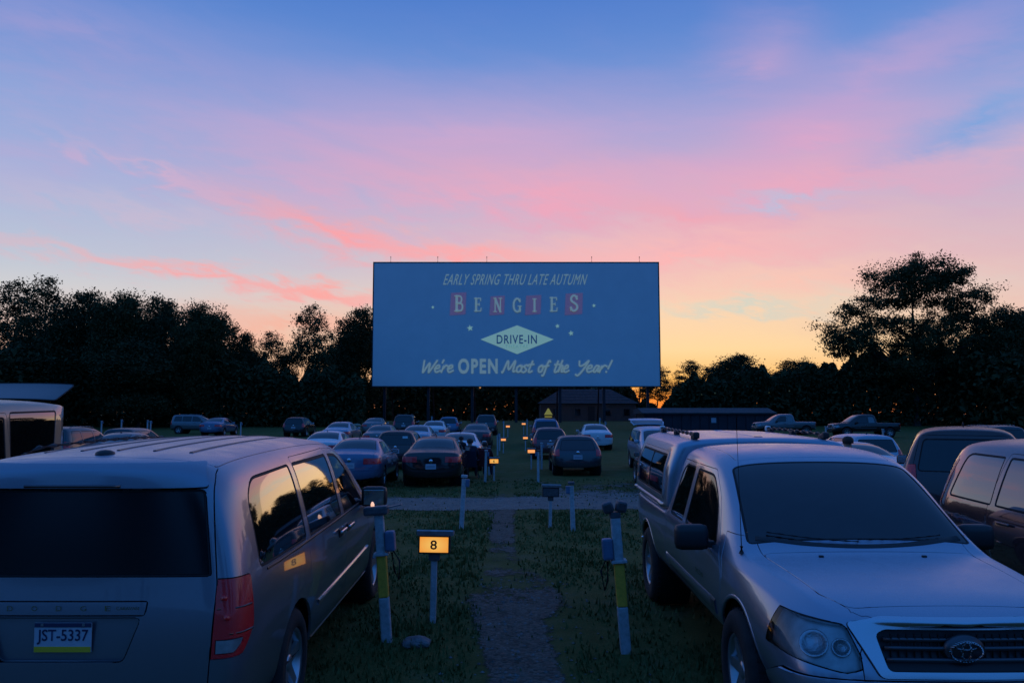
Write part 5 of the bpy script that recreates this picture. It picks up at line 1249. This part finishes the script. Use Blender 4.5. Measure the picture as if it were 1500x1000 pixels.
    if a: MB().box(a + Vector((0, -.02, .025)), (.02, .10, .055), bev=.009).build('roof_antenna', M['trim'], root)
    if rack:
        for sg in (1, -1):
            pts = [B.down(sg * .56 * k, y * f) + Vector((0, 0, .05)) for y in np.linspace(.75, 2.3, 8)]; pts = [pts[0] - Vector((0, .06, .05))] + pts + [pts[-1] + Vector((0, .06, -.06))]
            MB().tube(pts, .018, 6).build('roof_rail', M['dull_metal'], root)
    if hatch_open: MB().box((0, 1.0 * f, .75 * h), (1.3 * k, 1.2, .5)).build('cargo_floor', M['interior'], root)
    return root
M['plate_grey'] = mat('plate_print', (0.30, 0.32, 0.38), 0.5)
def ground_fit(o, x, y, heading, wheelbase, rear):
    """Stand a vehicle on its wheels on the (gently sloping) ground; heading 0 faces the screen."""
    fy = math.cos(heading); ry = y + rear * fy; f2 = y + (rear + wheelbase) * fy; a, b = gz(ry), gz(f2); pit = math.atan2(b - a, wheelbase)
    o.rotation_mode = 'XYZ'; o.rotation_euler = (Matrix.Rotation(heading, 3, 'Z') @ Matrix.Rotation(pit, 3, 'X')).to_euler('XYZ')
    o.location = (x, y, a - rear * math.sin(pit))

# ---- the two foreground vehicles
van, _b = make_minivan(3); ground_fit(van, -2.385, 4.33, 0.0, 3.08, 1.09)
tag(van, 'warm silver minivan in the left foreground, seen from behind with dark rear window', 'minivan')
pk, _b = make_pickup(3); ground_fit(pk, 2.31, 9.43, PI, 3.246, .99)
pk.scale.z = .95                                   # sits low on its springs; the wheels stay round
for c in pk.children:
    if c.name.startswith('wheel') and 'arch' not in c.name and 'flare' not in c.name: c.location.z /= .95; c.scale.z = 1 / .95; c.rotation_euler[0] = 0
tag(pk, 'silver pickup truck with camper shell facing the camera in the right foreground', 'pickup truck')
# ---- prototypes of the rest
CARS = {}
def proto(key, *a, **kw): CARS[key] = [make_car(*a, **kw), False, kw.get('L') or a[3]]
proto('sed_black', 'sedan', 'sedan', 'black', 4.75, 1.83, 1.47)
proto('sed_blue', 'sedan', 'sedan', 'blue', 4.6, 1.80, 1.45)
proto('hatch', 'tall', 'hatchback', 'charcoal', 4.2, 1.74, 1.40, slope=.55, nose=.92)
proto('suv', 'tall', 'sport_utility_vehicle', 'charcoal', 4.5, 1.82, 1.70, slope=.16, box=.03, rack=True)
proto('compact', 'tall', 'compact_wagon', 'brown', 4.3, 1.76, 1.52, slope=.22)
proto('suv_open', 'tall', 'sport_utility_vehicle', 'paleblue', 4.5, 1.82, 1.68, slope=.16, box=.03, hatch_open=True)
proto('boxy', 'tall', 'sport_utility_vehicle', 'beige', 4.7, 1.88, 2.06, slope=.0, box=.15, nose=1.05, hatch_open='glass', glass='sideglass')
proto('hightail', 'hightail', 'sport_utility_vehicle', 'maroon_gloss', 4.55, 1.78, 1.68, slope=.14, box=.02, glass='sideglass')
def recolour(o, mat_):
    """Give a copy its own paint (object-level material slots keep the mesh shared)."""
    for c in [o] + list(o.children_recursive):
        if c.type == 'MESH':
            for sl in c.material_slots:
                if sl.material and sl.material.name.endswith('_paint'): sl.link = 'OBJECT'; sl.material = mat_
def car(key, x, y, label, cat, colour=None, heading=0.0, group='cars parked in the rows ahead', wb=2.7, rear=.95):
    src, used, L = CARS[key]
    o = copy_tree(src) if used else src; CARS[key][1] = True
    ground_fit(o, x, y, heading, wb, rear); tag(o, label, cat, group)
    if colour: recolour(o, M[colour])
    return o
# order matters: the first use of a kind is the prototype itself (own paint), later ones are repainted copies
car('sed_black', X(632, 23.9), 23.9, 'black sedan parked just beyond the gravel lane, left of the path', 'sedan')
car('sed_blue', X(513, 23.2), 23.2, 'dark blue sedan beyond the minivan mirror, left of the black sedan', 'sedan')
car('hatch', X(846, 28.3), 28.3, 'dark low hatchback parked right of the path, nearest on that side', 'hatchback')
bw = car('compact', X(580, 31.5), 31.5, 'dark brown wagon with a pale window sticker, behind the black sedan', 'wagon')
car('suv_open', 5.68, 33.9, 'pale blue vehicle with its rear hatch raised, half hidden by the camper shell', 'sport utility', heading=PI)
car('boxy', -5.86, 9.2, 'boxy beige vehicle with raised tailgate at the left edge of the photo', 'sport utility', heading=PI, group='vehicles parked in the front row')
car('hightail', 5.2, 8.55, 'glossy grey maroon vehicle at the right edge beside the pickup, high red tail light', 'sport utility', heading=PI, group='vehicles parked in the front row')
car('suv', X(712, 66), 66, 'dark vehicle with pale rear window in the far row, nearest the path on the left', 'sport utility')
car('sed_blue', X(671, 30.5), 30.5, 'white sedan behind the black sedan, people seated at its right side', 'sedan', 'white')
car('sed_black', X(697, 47), 47, 'dark grey sedan in front of the far dark vehicle, left of the path', 'sedan', 'charcoal')
car('compact', X(657, 66), 66, 'blue wagon in the far row, third from the path on the left', 'wagon', 'blue')
car('suv', X(594, 66), 65, 'dark vehicle with glinting mirror in the far row left of the blue wagon', 'sport utility', 'black')
car('sed_blue', X(547, 66), 65.5, 'grey blue sedan in the far row beside the pale green bin', 'sedan', 'grey')
car('sed_blue', X(553, 45.5), 45.5, 'grey sedan behind the dark blue sedan, left of the brown wagon', 'sedan', 'grey')
car('sed_black', X(608, 44), 44, 'pale sedan roof showing between the brown wagon and the black sedan', 'sedan', 'paleblue')
car('sed_blue', X(634, 53), 53, 'pale sedan farther back, above the black sedan roof', 'sedan', 'white')
car('sed_black', X(492, 50), 50, 'silver sedan farther back, above the near white roof beyond the minivan', 'sedan', 'silver')
car('sed_blue', X(468, 33), 33, 'white sedan whose roof shows just over the front of the minivan roof', 'sedan', 'white')
car('compact', X(431, 62), 62, 'small dark wagon alone in front of the wood, left of the silver sedan', 'wagon', 'black')
car('suv', X(292, 72) - 2.2, 72, 'grey wagon parked side-on in front of the left wood', 'wagon', 'grey', heading=R(-90))
car('sed_black', X(322, 66), 64, 'dark blue sedan in front of the side-on grey wagon', 'sedan', 'blue')
car('sed_blue', X(150, 30.5), 30.5, 'blue grey sedan at far left beyond the beige vehicle', 'sedan', 'grey')
car('compact', X(172, 37), 37, 'wagon roof behind the blue grey sedan at far left', 'wagon', 'charcoal')
car('suv', X(68, 29), 29, 'dark vehicle mostly hidden behind the beige vehicle', 'sport utility', 'charcoal')
car('compact', X(806, 38.5), 38.5, 'maroon wagon behind the low hatchback, right of the path', 'wagon', 'maroon')
YEL = car('suv', X(800, 50), 50, 'blue vehicle behind the maroon wagon, under the yellow pyramid', 'sport utility', 'blue')
car('sed_black', X(875, 46), 46, 'white sedan parked alone on the grass right of the low hatchback', 'sedan', 'white')
car('hatch', 4.72, 22.3, 'dark hatchback mostly hidden behind the camper shell', 'hatchback', 'black')
car('sed_blue', X(1290, 17.2), 17.2, 'white sedan showing over the pickup roof', 'sedan', 'white')
car('compact', X(1284, 25.5), 25.5, 'pale wagon behind the white sedan beyond the pickup roof', 'wagon', 'paleblue')
rv = car('compact', 6.35, 11.3, 'dark maroon van with large rear window between the pickup and the right edge', 'van', 'brown', heading=R(-27)); rv.scale.z = 1.16
car('suv', X(1478, 33), 33, 'dark vehicle beyond the roof of the one with high tail light at the right edge', 'sport utility', 'charcoal')
# far pickups, side-on
tp, _b = make_pickup(2, 'grey', False); tp.name = 'pickup_truck'
def side_pickup(o, px, d, label): o.location = (X(px, d) + 2.6, d, gz(d)); o.rotation_euler = (0, 0, R(90)); tag(o, label, 'pickup truck', 'pickups parked along the right wood')
side_pickup(tp, 1146, 69, 'grey pickup truck parked side-on at the end of the dark shed')
t2 = copy_tree(tp); recolour(t2, M['black']); side_pickup(t2, 1262, 62, 'dark pickup truck side-on against the right wood')

# ------------------------------------------------------------------ speaker posts and lit row markers
M['post_white'] = mat('white_post_paint', (0.50, 0.52, 0.55), 0.7, var=0.22, vscale=22, col2=(0.33, 0.32, 0.32), bump=0.15, bscale=40)
M['post_yellow'] = mat('yellow_post_paint', (0.82, 0.40, 0.04), 0.7, var=0.2, vscale=16)
M['spk'] = mat('grey_cast_metal', (0.10, 0.10, 0.11), 0.6, 0.3, var=0.3, vscale=20)
M['box_blue'] = mat('blue_grey_box', (0.10, 0.16, 0.26), 0.6, var=0.15)
M['lamp_orange'] = mat('backlit_orange_panel', (0.8, 0.4, 0.1), 0.5, emis=(1.0, 0.42, 0.045), es=0.88)
t_ = M['lamp_orange'].node_tree; bb = t_.nodes['Principled BSDF']; tcn = t_.nodes.new('ShaderNodeTexCoord'); gr = t_.nodes.new('ShaderNodeTexGradient'); gr.gradient_type = 'SPHERICAL'
mp_ = t_.nodes.new('ShaderNodeMapping'); mp_.inputs['Location'].default_value = (0, 0, 0); mp_.inputs['Scale'].default_value = (5.5, 1, 9); t_.links.new(tcn.outputs['Object'], mp_.inputs[0]); t_.links.new(mp_.outputs[0], gr.inputs[0])
t_.links.new(mixc(t_, E(t_, gr.outputs['Fac']), (0.95, 0.30, 0.02, 1), (1.0, 0.58, 0.12, 1)), bb.inputs['Emission Color'])
M['lamp_far'] = mat('backlit_far_panel', (0.8, 0.4, 0.1), 0.5, emis=(1.0, 0.36, 0.10), es=1.0)
M['sticker'] = mat('pale_sticker', (0.45, 0.62, 0.66), 0.5)
M['ink'] = mat('black_numeral', (0.012, 0.01, 0.008), 0.6)
M['steel_lid'] = mat('weathered_lid', (0.30, 0.32, 0.36), 0.5, 0.3, var=0.2, vscale=15)
def marker(x, d, h, num, label, lit=True, w=.29, bh=.165, facing=0.0, scale=1.0, lean=0.0):
    o = empty('row_marker', (x, d, gz(d))); tag(o, label, 'row marker', 'numbered row markers along the path'); o.rotation_euler = (0, R(lean), facing)
    MB().box((0, 0, (h - bh) / 2 - .02), (.055, .055, h - bh - .04), bev=.006).build('post', M['post_white'], o)
    MB().box((0, 0, h - bh - .035), (.10, .08, .07), bev=.008).build('bracket', M['spk'], o)
    MB().box((0, 0, h - bh / 2), (w, .14, bh), bev=.008).build('lamp_box', M['trim'], o)
    pn = MB().box((0, 0, 0), (w - .028, .008, bh - .028)).build('lit_panel' if lit else 'number_panel', (M['lamp_orange'] if num else M['lamp_far']) if lit else M['spk'], o); pn.location = (0, -.0725, h - bh / 2)
    MB().prism([(-.10, h + .003), (.11, h + .003), (.11, h + .022), (-.10, h + .055), (-.115, h + .045)], 'X', -w / 2 - .012, w / 2 + .03).build('lid', M['steel_lid'], o)
    if num: text_mesh(num, .062, .085, M['ink'], 'numeral', o, (-.034, -.0785, h - bh / 2 - .043), (1, 0, 0), (0, 0, 1), .018)
    return o
def speaker_post(x, d, h, label, lean=0.0, banded=False, kind=0, r=.045):
    o = empty('speaker_post', (x, d, gz(d))); tag(o, label, 'speaker post', 'speaker posts along the path'); o.rotation_euler = (0, R(lean), 0)
    if banded:
        MB().box((0, 0, .17), (.085, .075, .40), bev=.012).build('post_foot', M['post_white'], o); MB().box((0, 0, .37 + .178), (.083, .073, .352), bev=.010).build('yellow_band', M['post_yellow'], o)
        MB().box((0, 0, .728 + (h - .75) / 2), (.078, .07, h - .752), bev=.010).build('post_top', M['post_white'], o)
        MB().box((0, 0, .735), (.13, .11, .025), bev=.006).build('collar', M['post_white'], o)
        sg = 1 if kind == 0 else -1
        MB().box((sg * .085, -.01, .735 + .105), (.085, .10, .17), bev=.018).build('junction_box', M['box_blue'], o)
        MB().tube([(sg * .10, .0, .76), (sg * .15, .02, .66), (sg * .13, .03, .50), (sg * .10, .02, .58), (sg * .09, 0, .74)], .009, 6).build('cable', M['rubber'], o)
        if kind == 0:
            MB().box((-.02, 0, h + .005), (.21, .13, .075), bev=.02).build('speaker_hanger', M['spk'], o); MB().box((.13, -.02, h + .03), (.15, .03, .012), (0, -.15, 0)).build('hook', M['dull_metal'], o)
            MB().lathe([(h + .04, .016), (h + .06, .016), (h + .075, .010), (h + .083, .001)], 10, 'Z', off=(-.05, 0, 0)).build('lit_tip', M['lamp_tip'], o)
        else:
            MB().box((0, 0, h - .02), (.09, .08, .05), bev=.01).build('post_cap', M['spk'], o)
            for s in (-1, 1):
                b = MB().box((s * .055, -.01, h + .045), (.092, .10, .095), (0, s * .25, s * .1), bev=.03).build('speaker', M['spk'], o)
                MB().box((s * .058, -.063, h + .047), (.056, .008, .06), (0, s * .25, s * .1), bev=.003).build('speaker_grille', M['dull_dark'], b)
    else:
        MB().box((0, 0, h / 2 - .02), (r * 1.75, r * 1.6, h), bev=.01).build('post', M['post_white'], o)
        MB().box((0, 0, h + .02), (r * 2.4, r * 2.2, .05), bev=.012).build('post_cap', M['post_white'] if kind == 0 else M['spk'], o)
        sg = 1 if kind == 0 else -1
        MB().box((sg * r * 1.4, -.015, h - .09), (r * 1.5, .09, .13), bev=.014).build('junction_box', M['box_blue'], o)
    return o
M['lamp_tip'] = mat('lit_tip', (0.9, 0.6, 0.4), 0.4, emis=(1.0, 0.55, 0.35), es=1.0)
speaker_post(X(572, 7.05), 7.05, 1.10, 'leaning white and yellow speaker post beside the minivan', -4.5, True, 0)
speaker_post(X(912, 6.75), 6.75, 1.13, 'leaning white and yellow speaker post with two grey speakers, beside the pickup', -4, True, 1)
marker(X(637, 7.6), 7.6, .80, '8', 'lit orange row marker number eight in the left foreground', lean=1.0)
speaker_post(X(677, 14.0), 14.0, .88, 'plain white speaker post before the lane, left of the path', 3, False, 0)
marker(X(805, 14.2), 14.2, .70, '', 'dark unlit row marker with pale lid before the lane, right of the path', lit=False, lean=1)
speaker_post(X(838, 13.8), 13.8, .78, 'plain white speaker post before the lane, right of the path', -2, False, 1)
speaker_post(X(711, 26), 26, .98, 'white speaker post just left of the lit marker behind the black sedan', 2, False, 0)
speaker_post(X(717, 29), 29, 1.0, 'white speaker post directly behind the lit marker on the left, next to the seated people', 0, False, 1)
marker(X(724, 26.5), 26.5, .72, '6', 'lit orange row marker by the seated people, left of the path', w=.31, bh=.16)
speaker_post(X(788, 26), 26, .98, 'white speaker post beyond the lane, right of the path, nearest on that side', 0, False, 1)
speaker_post(X(793, 32), 32, 1.0, 'white speaker post beside the lit marker near the low hatchback', 0, False, 0)
marker(X(778, 32), 32, .78, '', 'lit orange row marker left of the low hatchback', w=.31, bh=.15)
speaker_post(X(729, 42), 42, 1.0, 'white speaker post left of the second lit marker row', 0, False, 0)
speaker_post(X(732, 46), 46, 1.0, 'white speaker post farther along the left side of the path', 0, False, 1)
marker(X(737.5, 44), 44, .80, '', 'small lit row marker midway along the left side of the path', w=.29, bh=.14)
speaker_post(X(778, 44), 44, 1.0, 'white speaker post midway along the right side of the path', 0, False, 0)
marker(X(769.5, 46), 46, .80, '', 'small lit row marker midway along the right side of the path', w=.29, bh=.14)
marker(X(744, 62), 62, .90, '', 'farthest lit row marker on the left of the path', w=.32, bh=.16)
speaker_post(X(738, 61), 61, 1.25, 'farthest speaker post on the left of the path', 0, False, 1)
marker(X(767, 68), 68, 1.0, '', 'farthest lit row marker on the right of the path', w=.34, bh=.16)
speaker_post(X(772, 67), 67, 1.25, 'farthest speaker post on the right of the path', 0, False, 0)
for (px, d, h, lab) in ((104, 42, 1.15, 'distant post left of the blue grey sedan'), (152, 60, 1.25, 'distant post above the blue grey sedan roof'), (181, 62, 1.3, 'distant post right of the blue grey sedan'), (219, 60, 1.3, 'left one of two close distant posts by the side-on wagon'),
                         (223.5, 58, 1.3, 'right one of two close distant posts by the side-on wagon'), (355, 58, 1.2, 'distant post in front of the left wood, right of the side-on wagon'), (633, 70, 1.5, 'distant post between the far blue wagon and the far dark vehicle'),
                         (878, 66, 1.4, 'distant post behind the lone white sedan'), (886, 60, 1.2, 'distant post just right of the lone white sedan'), (1207, 50, 1.2, 'distant post between the two side-on pickups'), (1290, 46, 1.2, 'distant post in front of the dark side-on pickup'), (1412, 46, 1.2, 'distant post near the right edge')):
    speaker_post(X(px, d), d, h, lab, 0, False, 0, .05)

# ------------------------------------------------------------------ small things
def rock():
    bm = bmesh.new(); bmesh.ops.create_icosphere(bm, subdivisions=3, radius=.12); rr = random.Random(3)
    for v in bm.verts: n = 1 + .18 * math.sin(v.co.x * 31 + 1) * math.cos(v.co.y * 27) + rr.uniform(-.05, .05); v.co = Vector((v.co.x * 1.15 * n, v.co.y * .9 * n, v.co.z * .42 * n))
    me = bpy.data.meshes.new('rock'); bm.to_mesh(me); bm.free(); o = link('rock', me, None, (mat('grey_rock', (0.15, 0.14, 0.14), 0.9, var=0.4, vscale=12, bump=0.4, bscale=40),), False)
    d = 6.95; o.location = (X(614, d), d, gz(d) + .02); tag(o, 'flat grey rock in the grass in front of the number eight marker', 'rock')
rock()
def pyramid():
    d = 51.2; x = X(803, d); z = gz(50) + 1.78; o = empty('roof_sign', (x, d, z)); tag(o, 'yellow pyramid with a dark band above the blue vehicle roof', 'roof sign')
    ym = mat('glowing_yellow_plastic', (0.62, 0.46, 0.05), 0.5, emis=(0.55, 0.40, 0.03), es=0.25)  # plastic given a weak yellow glow of its own
    def fr(z0, z1, a, b): return MB().add([(-a, -a, z0), (a, -a, z0), (a, a, z0), (-a, a, z0), (-b, -b, z1), (b, -b, z1), (b, b, z1), (-b, b, z1)], [(0, 1, 5, 4), (1, 2, 6, 5), (2, 3, 7, 6), (3, 0, 4, 7), (4, 5, 6, 7), (3, 2, 1, 0)])
    fr(0, .10, .22, .22).build('base', ym, o); fr(.10, .17, .20, .21).build('dark_band', M['trim'], o); fr(.17, .58, .26, .03).build('pyramid', ym, o)
pyramid()
def bin_():
    d = 62.0; o = empty('waste_bin', (X(524, d), d, gz(d))); tag(o, 'pale green upright bin left of the far grey blue sedan', 'bin'); gm = mat('pale_green_plastic', (0.16, 0.20, 0.14), 0.7)
    MB().lathe([(0, .26), (.05, .30), (.85, .34), (.87, .35)], 16, 'Z').build('drum', gm, o); MB().lathe([(.87, .36), (.92, .36), (1.02, .22), (1.05, .001)], 16, 'Z').build('lid', gm, o)
bin_()
stp = BODIES[bw].rearpt(.36, 1.26); MB().box(stp + Vector((0, -.006, 0)), (.20, .006, .09), (R(-15), 0, 0)).build('window_sticker', M['sticker'], bw)
# ------------------------------------------------------------------ people seated beside the white sedan
SKIN = mat('skin', (0.35, 0.22, 0.16), 0.6); HAIR = mat('dark_hair', (0.02, 0.016, 0.014), 0.7)
def person(x, d, rz, pose, shirt, trousers, label, s=1.0, group=None):
    o = empty('person', (x, d, gz(d)), rz); tag(o, label, 'person', group)
    if pose == 'sit':
        J = dict(pel=(0, 0, .50, .15), spi=(0, -.04, .72, .145), che=(0, -.05, .92, .155), nek=(0, -.03, 1.07, .06), hed=(0, 0, 1.18, .095), top=(0, .01, 1.27, .085),
                 shl=(-.19, -.04, 1.0, .075), ell=(-.26, .10, .78, .052), wrl=(-.16, .33, .70, .036), hdl=(-.13, .41, .70, .040), hpl=(-.10, .04, .49, .11), knl=(-.14, .46, .52, .078), anl=(-.14, .50, .10, .050), tol=(-.15, .66, .05, .045))
    else:
        J = dict(pel=(0, 0, .93, .14), spi=(0, 0, 1.12, .13), che=(0, 0, 1.32, .15), nek=(0, 0, 1.48, .058), hed=(0, .02, 1.60, .09), top=(0, .02, 1.69, .08),
                 shl=(-.19, 0, 1.40, .07), ell=(-.25, -.02, 1.12, .048), wrl=(-.23, .10, .88, .034), hdl=(-.22, .14, .80, .038), hpl=(-.10, 0, .90, .105), knl=(-.11, .02, .50, .07), anl=(-.11, -.01, .09, .046), tol=(-.12, .14, .045, .042))
    for k in list(J):
        if k.endswith('l') and k not in ('pel',) and k != 'hpl' or k == 'hpl': a = J[k]; J[k[:-1] + 'r'] = (-a[0], a[1], a[2], a[3])
    ks = list(J); ed = [('pel', 'spi'), ('spi', 'che'), ('che', 'nek'), ('nek', 'hed'), ('hed', 'top')]
    for q_ in 'lr': ed += [('che', 'sh' + q_), ('sh' + q_, 'el' + q_), ('el' + q_, 'wr' + q_), ('wr' + q_, 'hd' + q_), ('pel', 'hp' + q_), ('hp' + q_, 'kn' + q_), ('kn' + q_, 'an' + q_), ('an' + q_, 'to' + q_)]
    ks = [k for k in ks if k in {a for e in ed for a in e}]
    me = bpy.data.meshes.new('body'); me.from_pydata([tuple(c * s for c in J[k][:3]) for k in ks], [(ks.index(a), ks.index(b)) for a, b in ed], [])
    b = bpy.data.objects.new('body', me); COL.objects.link(b); sk = b.modifiers.new('skin', 'SKIN'); ss = b.modifiers.new('sub', 'SUBSURF'); ss.levels = ss.render_levels = 2
    for i, k in enumerate(ks): v = me.skin_vertices[0].data[i]; v.radius = (J[k][3] * s, J[k][3] * s); v.use_root = (k == 'pel')
    bpy.context.view_layer.update(); m2 = bpy.data.meshes.new_from_object(b.evaluated_get(bpy.context.evaluated_depsgraph_get())); bpy.data.objects.remove(b)
    for m_ in (shirt, trousers, SKIN): m2.materials.append(m_)
    zn = J['nek'][2] * s; zp = (J['pel'][2] + .05) * s; hand = Vector(J['hdl'][:3]) * s
    for p in m2.polygons:
        c = p.center; p.use_smooth = True; near = min((c - hand).length, (c - Vector((-hand.x, hand.y, hand.z))).length) < .10 * s
        p.material_index = 2 if c.z > zn or near else (1 if c.z < zp or (pose == 'sit' and c.y > .2 * s and c.z < .62 * s) else 0)
    m2.name = 'body'; bo = bpy.data.objects.new('body', m2); COL.objects.link(bo); bo.parent = o
    hx = Vector(J['hed'][:3]) * s; mb = MB(); mb.lathe([(-.03, .102), (.02, .112), (.07, .106), (.11, .07), (.128, .001)], 18, 'Z', off=(0, 0, 0)); h_ = mb.build('hair', HAIR, o); h_.location = hx + Vector((0, -.012, .01)); h_.scale = (s, s * 1.08, s)
    for sx in (-.035, .035): MB().box(hx + Vector((sx * s, .094 * s, .01)), (.022, .012, .012), bev=.004).build('eye', M['ink'], bo)
    MB().box(hx + Vector((0, .105 * s, -.02)), (.022, .03, .035), bev=.008).build('nose', SKIN, bo); MB().box(hx + Vector((0, .094 * s, -.055)), (.045, .008, .010), bev=.003).build('mouth', mat('lips', (.22, .09, .08), .6), bo)
    return o
def camp_chair(x, d, rz, fab, label):
    o = empty('camp_chair', (x, d, gz(d)), rz); tag(o, label, 'camp chair', 'camp chairs beside the white sedan')
    MB().box((0, .05, .40), (.50, .46, .02), (R(4), 0, 0), bev=.008).build('seat', fab, o); MB().box((0, -.22, .66), (.50, .02, .56), (R(10), 0, 0), bev=.008).build('backrest', fab, o)
    for sx in (-.27, .27):
        MB().tube([(sx, .28, 0), (sx, -.18, .46)], .011, 6).build('leg', M['dull_dark'], o); MB().tube([(sx, -.26, 0), (sx, .28, .42), (sx, .28, .60)], .011, 6).build('leg', M['dull_dark'], o)
        MB().tube([(sx, -.17, .42), (sx, -.27, .95)], .011, 6).build('back_pole', M['dull_dark'], o); MB().box((sx, .04, .61), (.06, .50, .02), bev=.006).build('armrest', fab, o)
NAVY = mat('navy_cloth', (0.012, 0.016, 0.035), 0.85, var=0.3, vscale=9); JEAN = mat('dark_denim', (0.03, 0.04, 0.07), 0.85); REDF = mat('red_canvas', (0.16, 0.012, 0.02), 0.8, var=0.2, vscale=8); DKF = mat('navy_canvas', (0.015, 0.02, 0.045), 0.8)
pd = 27.6
camp_chair(X(689, pd), pd, R(-4), DKF, 'navy camp chair beside the white sedan, left of the red chair')
person(X(689, pd), pd + .02, R(-4), 'sit', NAVY, JEAN, 'person in a navy jacket seated in the dark camp chair, seen from behind', 1.02, 'people by the white sedan')
camp_chair(X(711, pd + .5), pd + .5, R(-10), REDF, 'red camp chair by the speaker post, right of the navy chair')
person(X(711, pd + .5), pd + .52, R(-10), 'sit', mat('dark_red_cloth', (0.10, 0.012, 0.018), 0.85), JEAN, 'person in dark red seated in the red camp chair, seen from behind', .92, 'people by the white sedan')
person(X(676, 28.6), 28.6, R(-20), 'stand', mat('black_cloth', (0.012, 0.012, 0.014), 0.85), JEAN, 'person in black leaning between the black and white sedans', .80, 'people by the white sedan')
person(X(1239, 15.5), 15.5, R(20), 'stand', mat('charcoal_cloth', (0.02, 0.02, 0.022), 0.85), JEAN, 'dark-haired person standing beyond the pickup roof', .90)
